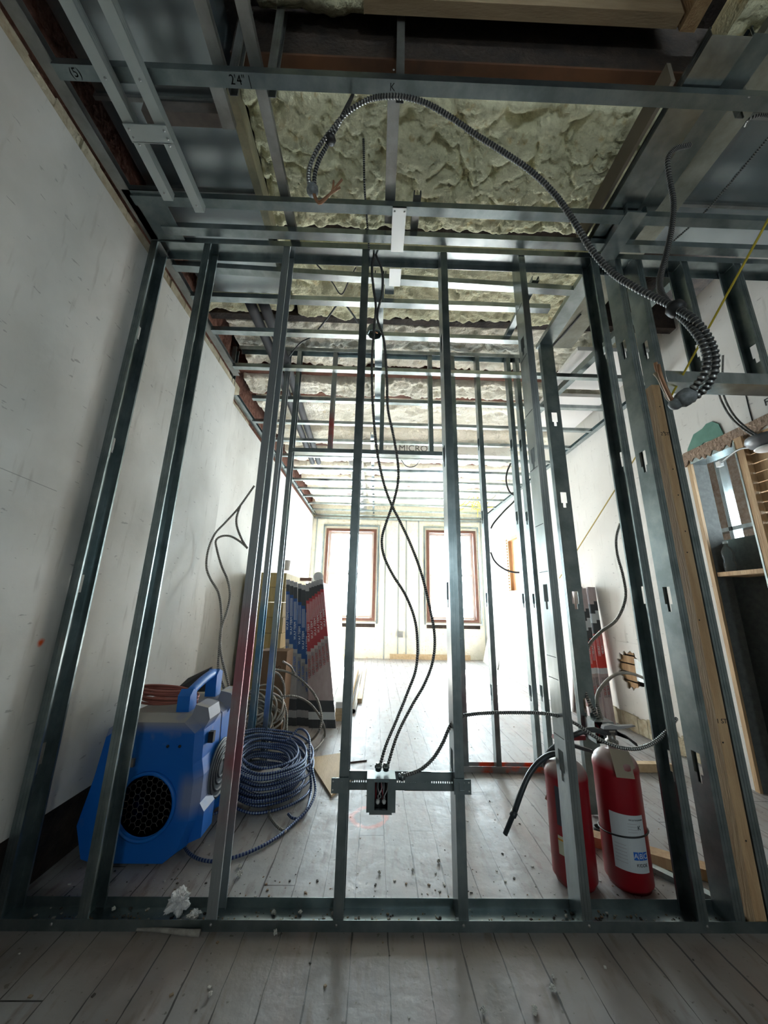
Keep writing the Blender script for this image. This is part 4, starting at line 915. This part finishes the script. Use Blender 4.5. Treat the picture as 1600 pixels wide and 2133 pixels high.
T1 = P1 + V3((0, 0, zt + .05)); gm = mat('dusty_grey_handle', (.42, .42, .43), .6)
mb = MB(); mb.prism([(-.035, .012), (-.03, .024), (0, .03), (.03, .024), (.10, .028), (.105, .024), (.03, .012), (0, .008)], T1 + V3((0, -.010, 0)), X_, Z_, Y_, .02); link('squeeze_lever', mb, gm, e1)
mb = MB(); mb.prism([(-.02, 0), (-.022, .010), (.02, .008), (.07, -.025), (.105, -.055), (.098, -.038), (.055, -.008), (.02, .004)], T1 + V3((0, -.010, 0)), X_, Z_, Y_, .02); link('carry_handle', mb, mat('black_handle', (.05, .045, .045), .5), e1)
mb = MB(); mb.prism([(-.03, -.01), (-.035, .012), (.02, .012), (.02, -.01)], T1 + V3((0, -.012, 0)), X_, Z_, Y_, .024); link('valve_block', mb, bpy.data.materials['black_handle'], e1)
hz = T1.z
mb = MB(); mb.tube([V3((T1.x - .025, 1.65, hz - .005)), V3((.93, 1.65, hz + .008)), V3((.87, 1.65, hz - .003)), V3((.80, 1.68, hz - .05)), V3((.735, 1.70, hz - .12)), atY(1149, 1630, 1.70)], .0105, 10); link('discharge_hose', mb, mat('grey_black_hose', (.06, .065, .07), .45), e1)
mb = MB(); q = atY(1149, 1628, 1.70); mb.lathe(q, [(.012, 0), (.015, .02), (.012, .04), (.008, .045), (.010, .07)], 12, 0, (atY(1140, 1668, 1.70) - q)); link('nozzle', mb, mat('tan_nozzle', (.38, .18, .11), .5), e1)
P0 = V3((.80, 1.665, 0)); R0 = .0795
e0, zt0 = extinguisher(P0, R0, .335, 'shorter red fire extinguisher partly hidden behind the bright-faced stud', dredp)
arc_label(P0, R0, math.radians(-150), math.radians(-100), .20, .33, mat('dark_label', (.06, .065, .08), .5), 'dark_label_band', e0)
arc_label(P0, R0, math.radians(-152), math.radians(-100), .105, .165, mat('cream_label', (.55, .56, .42), .6), 'cream_label', e0)
arc_label(P0, R0, math.radians(-152), math.radians(-100), .150, .156, mat('orange_strip', (.6, .25, .02), .6), 'orange_strip', e0, .0016); arc_text('FIRE', .016, P0, R0, math.radians(-128), .182, e0, mat('white_red_print', (.7, .45, .4), .6))
T0 = P0 + V3((0, 0, zt0 + .05))
mb = MB(); mb.prism([(-.04, .012), (-.035, .024), (.095, .026), (.095, .010), (0, .006)], T0 + V3((0, -.012, 0)), X_, Z_, Y_, .024); link('squeeze_lever', mb, mat('dark_red_lever', (.22, .01, .015), .4), e0)
mb = MB(); mb.prism([(-.02, -.012), (-.02, .002), (.02, 0), (.12, -.028), (.12, -.040), (.02, -.014)], T0 + V3((0, -.010, 0)), X_, Z_, Y_, .02); link('carry_handle', mb, bpy.data.materials['black_handle'], e0)
hh = [T0 + V3((-.02, 0, -.012))] + [atY(x, y, yy) for x, y, yy in ((1180, 1568, 1.62), (1150, 1571, 1.60), (1125, 1585, 1.59), (1103, 1612, 1.58), (1086, 1650, 1.57), (1072, 1690, 1.57))]
mb = MB(); mb.tube(hh, .0105, 10); link('discharge_hose', mb, mat('black_hose', (.035, .045, .05), .4), e0)
q = hh[-1]; mb = MB(); d = atY(1052, 1738, 1.56) - q; mb.lathe(q, [(.0125, 0), (.0125, .018), (.009, .02), (.0085, d.length), (.006, d.length + .002)], 12, 0, d); link('nozzle', mb, bpy.data.materials['black_hose'], e0)
mb = MB(); mb.lathe(atZ(1252, 1732, .005), [(.026, 0), (.030, .002), (.030, .016), (.026, .018), (.023, .016), (.023, .002)], 20); solo('black_ring', 'small black plastic ring on the boards between the two fire extinguishers', 'ring', mb, black_r)

# ================================================================== STACKED SHEETS, CARTONS, LEFT SIDE
def lean_box(base, w_, d_, h, lx, ly, m, mb=None, mi=0, a0=0, a1=None, pw=0):
    """upright bar whose top is shifted by lx, ly; returns the mesh section between heights a0..a1"""
    mb = mb or MB(); a1 = h if a1 is None else a1
    def P(x, y, z): return base + V3((x + lx * z / h, y + ly * z / h, z))
    vs = [P(x, y, z) for z in (a0, a1) for x, y in ((-w_ / 2 - pw, -pw), (w_ / 2 + pw, -pw), (w_ / 2 + pw, d_ + pw), (-w_ / 2 - pw, d_ + pw))]
    return mb.add(vs, [(3, 2, 1, 0), (4, 5, 6, 7), (0, 1, 5, 4), (1, 2, 6, 5), (2, 3, 7, 6), (3, 0, 4, 7)], mi)
cblu = mat('blue_carton', (.012, .07, .24), .5, col2=(.016, .09, .30), scale=6); cred = mat('red_carton', (.38, .035, .045), .5, col2=(.44, .05, .06), scale=6)
cgry = mat('grey_carton', (.36, .36, .37), .6, col2=(.44, .44, .45), scale=30, stretch=(1, 1, .3)); cgrp = mat('pinkish_carton', (.44, .35, .35), .6, col2=(.52, .45, .45), scale=30, stretch=(1, 1, .3)); cblk = mat('dark_carton_end', (.05, .055, .06), .5)
cbrt = mat('vivid_red_carton', (.62, .05, .035), .5)
def carton(base, lx, ly, h, col, gr, lab, grp, flip=False, w_=.036, text=True, off=0):
    o = thing('trim_carton', lab, 'carton', base, grp)
    segs = [(0, .06, cblk), (.06, .115, cgry if col is cblu else labelm), (.115, .20, cblk), (.20, h * .52 + off, gr), (h * .52 + off, h - .14 + off * .6, col), (h - .14 + off * .6, h - .05, cblk), (h - .05, h, cgry)]
    if flip: segs = [(0, .42, gr), (.42, .47, labelm), (.47, h - .42 + off, col), (h - .42 + off, h - .32 + off, cblk), (h - .32 + off, h - .23 + off, labelm), (h - .23 + off, h - .14 + off, cblk), (h - .14 + off, h, gr)]
    names = ['end_cap', 'barcode_band', 'dark_band', 'printed_sleeve', 'colour_sleeve', 'dark_band', 'end_cap'] if not flip else ['printed_sleeve', 'barcode_band', 'colour_sleeve', 'dark_band', 'barcode_band', 'dark_band', 'end_cap']
    for nm, (a, b, m) in zip(names, segs):
        s_ = link(nm, lean_box(base, w_, .03, h, lx, ly, m, a0=a, a1=b), m, o)
        if nm in ('colour_sleeve', 'printed_sleeve') and text:
            zz = (a + .16) if nm == 'colour_sleeve' else (b - .14); st = 'W.A.F TERM' if not flip else 'W.A.F'
            Cc = base + V3((lx * zz / h, ly * zz / h - .0016, zz)); U = V3((lx / h, ly / h, 1)).normalized(); Vv = Y_.cross(U).normalized()
            link('lettering', text_mb(st, .030, Cc, U * 1, -Vv if False else V3((-1, 0, 0)), .0004), inkw if nm == 'colour_sleeve' else (inkr if gr is cgrp else inkb), s_)
            for j in range(3):
                zz = b - .05 - .0 * j; mbx = MB(); lean_box(base + V3((-.010 + j * .010, -.0012, 0)), .0025, .001, h, lx, ly, None, mbx, 0, max(a, b - .20), b - .03); link('fine_print', mbx, inkw if nm == 'colour_sleeve' else ink, s_)
    return o
n_b = ['first', 'second', 'third', 'fourth', 'fifth', 'sixth']
for k in range(6):
    carton(V3((-.735 + k * .036, 3.40 - .01 * (k % 3), 0)), -.145 + .004 * k, .22, 1.235 - .012 * k, cblu, cgry, 'slim blue and grey trim carton, %s counting from the cable heap' % n_b[k], 'blue trim cartons leaning by the board stack', off=-.035 * k + .04)
for k in range(6):
    carton(V3((-.515 + k * .038, 3.34, 0)), -.165 - .012 * k, .27, 1.20 + .009 * k, cred, cgrp, 'slim red and pinkish trim carton, %s counting from the blue cartons' % n_b[k], 'red trim cartons leaning by the board stack', w_=.037, off=-.04 + .022 * k)
for k in range(4):
    carton(V3((2.045 + k * .047, 3.52 + .02 * (k % 2), 0)), .03, .10, 1.225 - (.012 if k == 1 else 0), cbrt, cgrp, 'vivid red and white trim carton on the white wall, %s from the broken plaster' % n_b[3 - k], 'red trim cartons leaning on the white wall', True, .040, off=(-.10, -.06, -.03, 0)[k])
carton(V3((1.90, 3.35, 0)), .05, .25, 1.20, cbrt, cgrp, 'vivid red trim carton standing apart, half behind the closet corner stud', 'red trim cartons leaning on the white wall', True, .045, off=-.6)
# drywall stack and board stack
dry = mat('white_drywall', (.78, .77, .75), .7); dry_e = mat('drywall_edge', (.6, .58, .52), .8)
for k in range(5):
    x = -.86 + k * .017; mb = MB(); lean_box(V3((x + .30, 3.72 + .02 * k, 0)), .0135, 2.3, 1.235, -.30 + .2, 0, None, mb)
    solo('drywall_sheet', 'white drywall sheet on edge behind the trim cartons, ' + ('outermost, facing the aisle' if k == 4 else '%s from the yellowed boards' % ordn[k]), 'drywall sheet', mb, dry, 'drywall sheets on edge along the aisle')
for k in range(9):
    z0 = k * .145; mb = MB(); mb.box(-1.30, -.905 + .005 * (k % 2), 3.62 + .01 * ((k * 7) % 3), 4.7, z0 + .001, z0 + .141)
    solo('stacked_board', 'yellowed timber plank laid flat, %s from the floor in the stack by the cartons' % ordn[k], 'board', mb, woody, 'yellowed planks stacked behind the cable heap')
mb = MB(); lean_box(V3((2.02, 3.92, 0)), .014, 2.2, 1.26, .16, 0, None, mb); solo('drywall_sheet', 'large white drywall sheet leaning under the small timber window', 'drywall sheet', mb, dry)
mb = MB(); lean_box(V3((2.05, 6.3, 0)), .014, .8, .45, .12, 0, None, mb); solo('drywall_sheet', 'low white drywall offcut leaning in the corner by the window wall', 'drywall sheet', mb, dry)
mb = MB(); mb.lathe(atY(596, 1188, 3.75), [(.032, 0), (.042, .10), (.045, .102), (.040, .10), (.03, .004)], 20); solo('paper_cup', 'white paper cup standing on top of the plank stack', 'cup', mb, white_m)
Pq = V3((-.93, 3.9, 1.306)); 
mb = MB(); mb.box(-.80, -.68, 3.80, 3.88, 1.238, 1.27); solo('brown_block', 'small brown block on top of the drywall sheets', 'block', mb, mat('brown_block', (.28, .17, .12), .8))
mb = MB(); mb.lathe(V3((-.60, 3.74, 1.275)), [(.028, -.02), (.05, -.018), (.05, .018), (.028, .02), (.026, .0)], 24, 0, V3((.2, -1, .1))); solo('tape_roll', 'clear white roll of tape perched above the red cartons', 'tape roll', mb, mat('pale_plastic', (.7, .74, .74), .3))
# cardboard boxes and scrap behind the coil
card = mat('brown_cardboard', (.24, .15, .09), .85, col2=(.20, .12, .07), scale=9)
o = thing('cardboard_box', 'brown cardboard box with dark print before the blue cartons', 'box', V3((-.80, 3.1, 0)))
mb = MB(); mb.box(-.93, -.70, 3.06, 3.28, .002, .63); link('carton_body', mb, card, o); mb = MB(); mb.box(-.93, -.70, 3.06, 3.18, .631, .634); link('flap', mb, card, o); link('lettering', text_mb('SS', .06, V3((-.76, 3.058, .50)), Z_, -X_, .0006), mat('brown_print', (.09, .05, .03), .8), o)
mb = MB(); cstud(atZ(532, 1516, .003), atZ(604, 1541, .003), Y_, Z_, .07, .035, 0, (), mb); solo('channel_offcut', 'pale steel channel offcut lying behind the coil', 'metal offcut', mb, mat('cream_steel', (.45, .45, .38), .5, .4))
mb = MB(); a = atZ(641, 1583, .0); b = atZ(690, 1662, 0); c = atZ(735, 1600, 0)
mb.add([a, b, V3((-.10, 2.45, 0)), V3((-.22, 2.80, 0)), a + V3((0, 0, .013)), b + V3((0, 0, .013)), V3((-.10, 2.45, .013)), V3((-.22, 2.80, .013))], [(3, 2, 1, 0), (4, 5, 6, 7), (0, 1, 5, 4), (1, 2, 6, 5), (2, 3, 7, 6), (3, 0, 4, 7)])
solo('plywood_offcut', 'pale plywood offcut lying on the boards by the coil', 'plywood', mb, woodp)
thin('rusty perforated strap lying across the boards behind the bar box', [atZ(700, 1592, .004), atZ(730, 1588, .004), atZ(765, 1584, .004)], .004, mat('rusty_strap', (.10, .05, .045), .7), 'metal_strap', None, 'metal strap')
mb = MB(); mb.box(-.86, -.79, 2.34, 2.36, .0, .52); solo('leaning_board', 'narrow tan board standing behind the air mover', 'board', mb, woodp)
# lumber and pipe on the floor along the aisle
mb = MB(); mb.lathe(V3((-.185, 3.75, .024)), [(.022, 0), (.022, 2.0), (.018, 2.0), (.018, 0)], 20, 0, Y_); mb.lathe(V3((-.185, 3.755, .024)), [(.018, 0), (.018, .001)], 20, 1, Y_)
solo('steel_pipe', 'shiny steel pipe lying along the aisle floor', 'pipe', mb, [mat('shiny_pipe', (.6, .62, .64), .25, .9), black_r])
mb = MB(); mb.box(-.165, -.118, 4.12, 6.2, .002, .045); solo('timber_batten', 'lone timber batten lying along the aisle beside the steel pipe', 'batten', mb, woodp)
for k in range(3):
    mb = MB(); mb.box(-.335 + .0 * k, -.225, 3.52, 5.8, .002 + k * .052, .050 + k * .052); solo('timber_batten', '%s whitened timber batten of the low stack before the drywall' % ('bottom', 'middle', 'top')[k], 'batten', mb, woodp if k < 2 else dry, 'battens stacked on the aisle floor')
mb = MB(); mb.box(-.20 - .02, -.205 + .01, 3.9, 6.0, .002, .15); 
mb = MB(); cstud(V3((-.36, 3.5, .16)), V3((-.40, 5.6, .20)), X_, Z_, .09, .03, 0, (), mb); solo('channel_bundle', 'long white steel channel resting on the low batten stack', 'metal channel', mb, white_m)
mb = MB(); mb.box(.30, 1.85, FAR - .06, FAR - .012, .0, .09); solo('floor_cleat', 'bare timber cleat on the floor below the second window', 'board', mb, woodp)
mb = MB(); mb.box(1.30, 2.18, 1.80, 1.86, .002, .04); o = solo('timber_batten', 'tan timber batten on the boards behind the labelled fire extinguisher', 'batten', mb, wood); o.rotation_euler.z = -.55
o.location = atZ(1380, 1815, .002) + V3((.1, 0, 0))
mb = MB(); mb.box(0, .6, 0, .03, .0, .02); o = solo('metal_strip', 'thin steel strip on the boards by the labelled fire extinguisher', 'metal strip', mb, galv); o.location = atZ(1385, 1850, .001) + V3((.1, -.02, 0)); o.rotation_euler.z = 2.2
mb = MB(); mb.box(1.66, 1.95, 2.58, 2.63, .002, .05); solo('timber_batten', 'short pale batten across the doorway threshold', 'batten', mb, woodp)

# ================================================================== WINDOW WALL
for k, x in enumerate((-1.28, .17, .44, .60, .86, 2.17)):
    mb = MB(); cstud(V3((x, FAR - .006, 0)), V3((x, FAR - .006, 2.74)), X_, Y_, .026, .004, 0, (), mb)
    solo('furring_stud', 'thin steel furring stud half buried in the foam window wall, %s from the carton side' % ordn[k], 'metal stud', mb, bpy.data.materials['pale_steel'], 'furring studs on the window wall')
mb = MB(); mb.box(-1.33, 2.22, FAR - .04, FAR - .004, 2.73, 2.77); solo('wall_track', 'steel head track along the top of the window wall', 'metal track', mb, galv)
# lumpy foam faces between the furring studs
def foam_face(x0, x1, z0, z1, seed, lab):
    nx, nz = max(3, int((x1 - x0) / .03)), int((z1 - z0) / .03); vs = []
    for j in range(nz + 1):
        for i in range(nx + 1):
            p = V3((x0 + (x1 - x0) * i / nx, 0, z0 + (z1 - z0) * j / nz)); e = min(1, min(i, nx - i) / 2, min(j, nz - j) / 2)
            vs.append(V3((p.x, FAR - .002 - .03 * e * (.5 + noise.noise(p * 6 + V3((seed, 0, 0))) + .3 * noise.noise(p * 17)), p.z)))
    mb = MB(); mb.add(vs, [(j * (nx + 1) + i, j * (nx + 1) + i + 1, (j + 1) * (nx + 1) + i + 1, (j + 1) * (nx + 1) + i) for j in range(nz) for i in range(nx)], 0, True)
    n_ = len(vs); mb.box(x0, x1, FAR - .004, FAR - .001, z0, z1); solo('wall_foam_panel', lab, 'insulation', mb, foamw, 'foam faces of the window wall')
foam_face(.04, .165, .0, 2.72, 1, 'narrow foam face just beside the first window'); foam_face(.21, .43, 0, 2.72, 2, 'foam face left of the small wall box between windows'.replace('left of', 'before')); foam_face(.48, .59, 0, 2.72, 3, 'slimmest foam face midway between the windows')
foam_face(.64, .85, 0, 2.72, 4, 'foam face holding the small outlet box'); foam_face(.90, .99, 0, 2.72, 5, 'foam sliver hugging the second window'); foam_face(-1.0, -.02, 0, .55, 6, 'foam face under the first window'); foam_face(1.06, 2.05, .1, .55, 7, 'foam face under the second window'); foam_face(-1.24, -1.12, 0, 2.72, 8, 'foam face in the corner beside the drywall sheets')
P = atY(834, 1322, FAR - .05); mb = MB(); mb.box(P.x - .05, P.x + .05, FAR - .06, FAR - .03, P.z - .05, P.z + .06); solo('outlet_box', 'small dark outlet box in the foam between the two windows', 'outlet box', mb, galvd)
# foil ducts and pipes in the far ceiling
mb = MB(); mb.lathe(V3((-.32, 4.56, 2.935)), [(.09, 0), (.10, .02)] + [(.10 + .008 * (k % 2), .02 + k * .12) for k in range(1, 21)] + [(.09, 2.6)], 18, 0, Y_); solo('foil_duct', 'crumpled silver foil duct running towards the first window', 'duct', mb, foil)
mb = MB(); mb.box(-.65, 1.7, 4.22, 4.5, 2.9, 3.04); o = solo('foil_duct', 'flat silver foil-wrapped duct crossing above the farther tracks, hand-marked', 'duct', mb, foil)
link('lettering', text_mb('MICRO', .12, V3((.44, 4.218, 2.97)), X_, Z_, .001), mat('grey_marker', (.15, .15, .15), .7), o)
for k in range(2):
    mb = MB(); x = -.90 + .09 * k; mb.tube([V3((x, 1.98, 2.98)), V3((x + .01, 2.6, 2.97)), V3((x - .01, 3.4, 2.95)), V3((x - .03, 4.2, 2.95)), V3((x - .06, 4.8, 2.98))], .036, 12)
    solo('insulated_pipe', ('thick black insulated pipe above the tracks, on the brick side', 'thick black insulated pipe above the tracks, on the aisle side')[k], 'pipe', mb, mat('black_foam_pipe', (.045, .045, .05), .7))
# lone lamp near doorway
P = atX(1598, 918, 2.14); o = thing('round_lamp', 'grey round lamp body hung by cables over the doorway lintel', 'lamp', P)
mb = MB(); mb.lathe(P + V3((0, 0, -.035)), [(.03, 0), (.075, .012), (.09, .04), (.085, .06), (.03, .07)], 24); link('lamp_body', mb, mat('grey_lamp_body', (.16, .17, .18), .4, .3), o)
mb = MB(); mb.lathe(P + V3((0, 0, -.05)), [(.055, 0), (.06, .008), (.05, .016)], 24); link('white_rim', mb, white_m, o)
mb = MB(); mb.tube([P + V3((.0, .02, -.04)), V3((2.16, 1.9, 1.955)), atX(1503, 963, 2.2)], .006, 8); link('lamp_arm', mb, galvd, o)
mb = MB(); q = atX(1499, 966, 2.2); mb.box(q.x - .012, q.x + .012, q.y - .015, q.y + .015, q.z - .02, q.z + .014); link('white_plug', mb, white_m, o)

# ================================================================== DOORWAY IN THE WHITE WALL
o = thing('door_1', None, None, V3((WR, 2.15, 0))); o['kind'] = 'structure'
mb = MB(); mb.box(WR - .03, WR + .10, 1.94, 1.985, 0, 2.06); link('door_frame', mb, wood, o)
mb = MB(); mb.box(WR - .032, WR + .11, 1.985, 1.995, 0, 2.04); link('metal_jamb', mb, galv, o)
mb = MB(); mb.box(WR - .004, WR + .014, 2.332, 2.36, 0, 2.07); link('door_frame', mb, wood, o); mb = MB(); mb.box(WR + .018, WR + .12, 2.335, 2.36, 0, 2.07); link('dark_liner', mb, dark_pl, o)
mb = MB(); mb.box(WR - .01, WR + .10, 1.995, 2.325, 2.03, 2.07); link('metal_head', mb, galv, o)
mb = MB()
for k in range(34): mb.box(WR + .006, WR + .014, 1.30, 1.94, .02 + k * .06, .073 + k * .06 + random.uniform(-.004, .003))
solo('wall_lath', 'warm brown horizontal lath strips beside the timber door post', 'lath', mb, wood)
for yy in (1.36, 1.70): mb = MB(); mb.box(WR + .016, WR + .11, yy, yy + .045, 0, 2.04); solo('wall_timber', ('old wall timber behind the lath, farther from the doorway', 'old wall timber behind the lath, closer to the doorway')[yy > 1.5], 'timber', mb, woody)
mb = MB(); y = 1.35
edge = [(1.30, 2.06)]
while y < 2.40: edge.append((y, 2.035 + random.uniform(-.012, .03))); y += .02
edge += [(2.40, 2.10), (2.36, 2.13), (1.30, 2.12)]
mb.prism(edge, V3((WR - .014, 0, 0)), Y_, Z_, X_, .012); solo('torn_plaster_edge', 'torn brown plaster edge over the doorway head', 'plaster edge', mb, mat('torn_plaster', (.34, .24, .17), .9, col2=(.24, .16, .11), scale=30, bump=1, bscale=60))
P = [atX(x, y, WR - .008) for x, y in ((1428, 960), (1432, 935), (1444, 905), (1462, 893), (1470, 883), (1482, 878), (1496, 883), (1508, 908), (1490, 914), (1465, 922), (1447, 942), (1440, 955))]
mb = MB(); mb.prism([(p.y, p.z) for p in P], V3((WR - .006, 0, 0)), Y_, Z_, X_, .005); solo('green_board_patch', 'ragged patch of exposed green board above the doorway corner', 'wall patch', mb, green)
mb = MB(); q = [atX(1548, 800, WR - .002), atX(1560, 850, WR - .002), atX(1568, 880, WR - .002), atX(1570, 893, WR - .002)]; mb.tube(q, .0025, 5); solo('wall_crack', 'thin dark crack running down the white wall to the doorway head', 'crack', mb, ink)
solo('wall_mark', 'pencilled letter on the white wall above the lamp', 'writing', text_mb('F', .06, atX(1597, 838, WR - .001), -Y_, Z_, .0006), ink)
# broken hole with lath
mb = MB(); mb.box(WR + .10, WR + .118, 3.08, 3.5, .31, .70); solo('hole_backing', 'dark void backing inside the broken wall hole', 'wall cavity', mb, dark_wood)
for k in range(5): mb = MB(); mb.box(WR + .02, WR + .035, 3.26, 3.50, .335 + k * .072, .395 + k * .072); solo('lath_strip', 'rough brown lath strip in the broken wall hole, %s from the bottom' % ordn[k], 'lath', mb, wood, 'lath strips in the broken wall')
mb = MB(); mb.box(WR + .01, WR + .08, 3.16, 3.25, .42, .60); solo('outlet_box', 'steel outlet box exposed in the broken wall hole', 'outlet box', mb, galv)
ring_o = [(3.05, .28), (3.53, .28), (3.53, .73), (3.05, .73)]
random.seed(9); K = 44; vs = []; fs = []
for k in range(K):
    a = 2 * math.pi * k / K; r = 1 + random.uniform(-.16, .14); vs.append(V3((WR - .006, 3.29 + .17 * r * math.cos(a), .50 + .155 * r * math.sin(a))))
for k in range(K):
    a = 2 * math.pi * k / K; s_ = 1 / max(abs(math.cos(a)), abs(math.sin(a))); vs.append(V3((WR - .006, 3.29 + .235 * math.cos(a) * s_, .505 + .222 * math.sin(a) * s_)))
vs += [v + V3((.012, 0, 0)) for v in vs]
for k in range(K): j = (k + 1) % K; fs += [(k, j, K + j, K + k), (2 * K + k, 2 * K + j, j, k), (K + k, K + j, 3 * K + j, 3 * K + k)]
mb = MB(); mb.add(vs, fs); solo('broken_plaster_rim', 'ragged plaster rim around the broken wall hole', 'plaster rim', mb, plasr)
# beyond the doorway
mb = MB(); mb.box(2.46, 2.50, 1.6, 2.9, 0, 1.50); solo('dark_board', 'tall charcoal board standing just beyond the doorway', 'board', mb, dark_pl)
mb = MB(); mb.box(2.26, 2.46, 1.998, 2.322, 1.235, 1.262); solo('wood_ledge', 'narrow orange timber ledge across the doorway', 'ledge', mb, wood)
P = V3((2.30, 2.262, 1.2625))
mb = MB(); mb.lathe(P, [(.028, 0), (.032, .006), (.032, .05), (.027, .075), (.032, .10), (.031, .13), (.022, .155), (.012, .168), (.012, .185)], 20); o = thing('water_bottle', 'empty clear plastic water bottle on the timber ledge', 'bottle', P); link('bottle_body', mb, clear, o)
mb = MB(); mb.lathe(P + V3((0, 0, .183)), [(.014, 0), (.014, .014), (.012, .015)], 16); link('bottle_cap', mb, mat('pale_cap', (.55, .6, .6), .4), o)
for k, (x, yy) in enumerate(((3.2, 2.62), (3.2, 3.05), (3.2, 3.46))):
    solo('steel_stud', 'steel stud in the room past the doorway, %s one along' % ordn[k], 'metal stud', cstud(V3((x, yy, 0)), V3((x, yy, 2.7)), X_, Y_, .09, .035, .007), galv, 'studs of the side room')
mb = MB(); cstud(V3((3.2, 2.4, 1.72)), V3((3.2, 3.9, 1.72)), X_, Z_, .09, .035, 0, (), mb); solo('header_track', 'steel track crossing the studs of the side room', 'metal track', mb, galv)
mb = MB(); mb.box(2.37, 2.385, 2.36, 2.42, 0, 2.1); solo('green_board_strip', 'narrow green board strip behind the doorway jamb', 'board', mb, green)

# ================================================================== DEBRIS
def crumple(P, s, seed, m, name, lab, cat, flat=.6):
    bm = bmesh.new(); bmesh.ops.create_icosphere(bm, subdivisions=4, radius=1)
    mb = MB()
    for v in bm.verts:
        p = v.co.copy(); k = .55 + .5 * noise.noise(p * 1.7 + V3((seed, 0, 0))) + .45 * abs(noise.noise(p * 4 + V3((0, seed, 0)))) + .12 * noise.noise(p * 11)
        v.co = p * k
    zmin = min(v.co.z for v in bm.verts)
    mb.add([P + V3((v.co.x * s, v.co.y * s, (v.co.z - zmin) * s * flat)) for v in bm.verts], [tuple(v.index for v in f.verts) for f in bm.faces]); bm.free()
    return solo(name, lab, cat, mb, m)
paper = mat('white_tissue', (.66, .66, .66), .8, bump=.4, bscale=80)
crumple(V3((-.632, 1.487, .0018)), .045, 2, paper, 'crumpled_tissue', 'crumpled white tissue lying in the floor track', 'tissue', .9)
crumple(V3((-.573, 1.483, .0018)), .025, 5, paper, 'crumpled_tissue', 'small flattened tissue scrap beside the crumpled one in the floor track', 'tissue', .4)
a, b = atZ(285, 1936, .006), atZ(424, 1944, .006)
mb = MB(); mb.tube([a, a.lerp(b, .3) + V3((0, .003, 0)), a.lerp(b, .7), b], .008, 8, taper=(.5, 1.2)); solo('paint_peel_strip', 'rolled dirty paper strip on the boards in front of the floor track', 'paper strip', mb, mat('dirty_paper', (.36, .33, .29), .9, col2=(.22, .2, .18), scale=40))
chips = [(500, 1826, .018), (499, 1807, .010), (603, 1732, .006), (573, 1947, .011), (625, 1905, .010), (860, 1815, .008), (914, 1797, .011), (790, 1820, .009), (1007, 2112, .012), (1152, 2065, .014), (1114, 2104, .010), (1114, 2113, .010), (1152, 2037, .006), (236, 1897, .010), (693, 1906, .009), (437, 2075, .008), (570, 1905, .012), (1265, 1905, .007), (1180, 1912, .008)]
for k, (x, y, s) in enumerate(chips):
    near = ['by the tissue', 'beyond the floor track', 'in front of the floor track', 'inside the floor track', 'on the near boards']
    zz = .002 if 1880 < y < 1915 else 0
    where = 'inside the floor track' if zz else ('on the boards beyond the floor track' if y < 1880 else 'on the boards before the floor track')
    crumple(atZ(x, y, zz), s * .8, k, mat('plaster_chip', (.60, .59, .55), .9), 'plaster_chip', ('tiny', 'small', 'chunky')[min(2, int(s / .007))] + ' white plaster chip ' + where, 'plaster chip', .8)['group'] = 'plaster chips ' + where + (' tiny', ' small', ' chunky')[min(2, int(s / .007))]
random.seed(77); mb = MB()
for k in range(900):
    u = random.random()
    if u < .45: x, y, z = random.uniform(-1.1, 2.1), random.gauss(1.48, .02), .002
    elif u < .7: x, y, z = random.uniform(-1.1, 2.0), abs(random.gauss(0, .12)) + 1.56, 0
    else: x, y, z = random.uniform(-1.1, 1.6), random.uniform(.55, 4), 0
    if z and not 1.441 < y < 1.520: continue
    s = random.choice((.0012, .002, .002, .0035)); a = random.uniform(0, 3.1); U = V3((math.cos(a), math.sin(a), 0)); mb.boxf(V3((x, y, z)), U, Z_.cross(U), Z_, -s * random.uniform(.7, 2.2), s, -s, s * .8, 0, s * .8, random.randint(0, 2))
solo('floor_debris', 'fine plaster crumbs and sawdust scattered over the boards and floor track', 'debris', mb, [mat('crumb_pale', (.5, .49, .45), .9), mat('crumb_dark', (.08, .07, .06), .9), mat('crumb_wood', (.28, .2, .13), .9)], kind='stuff')
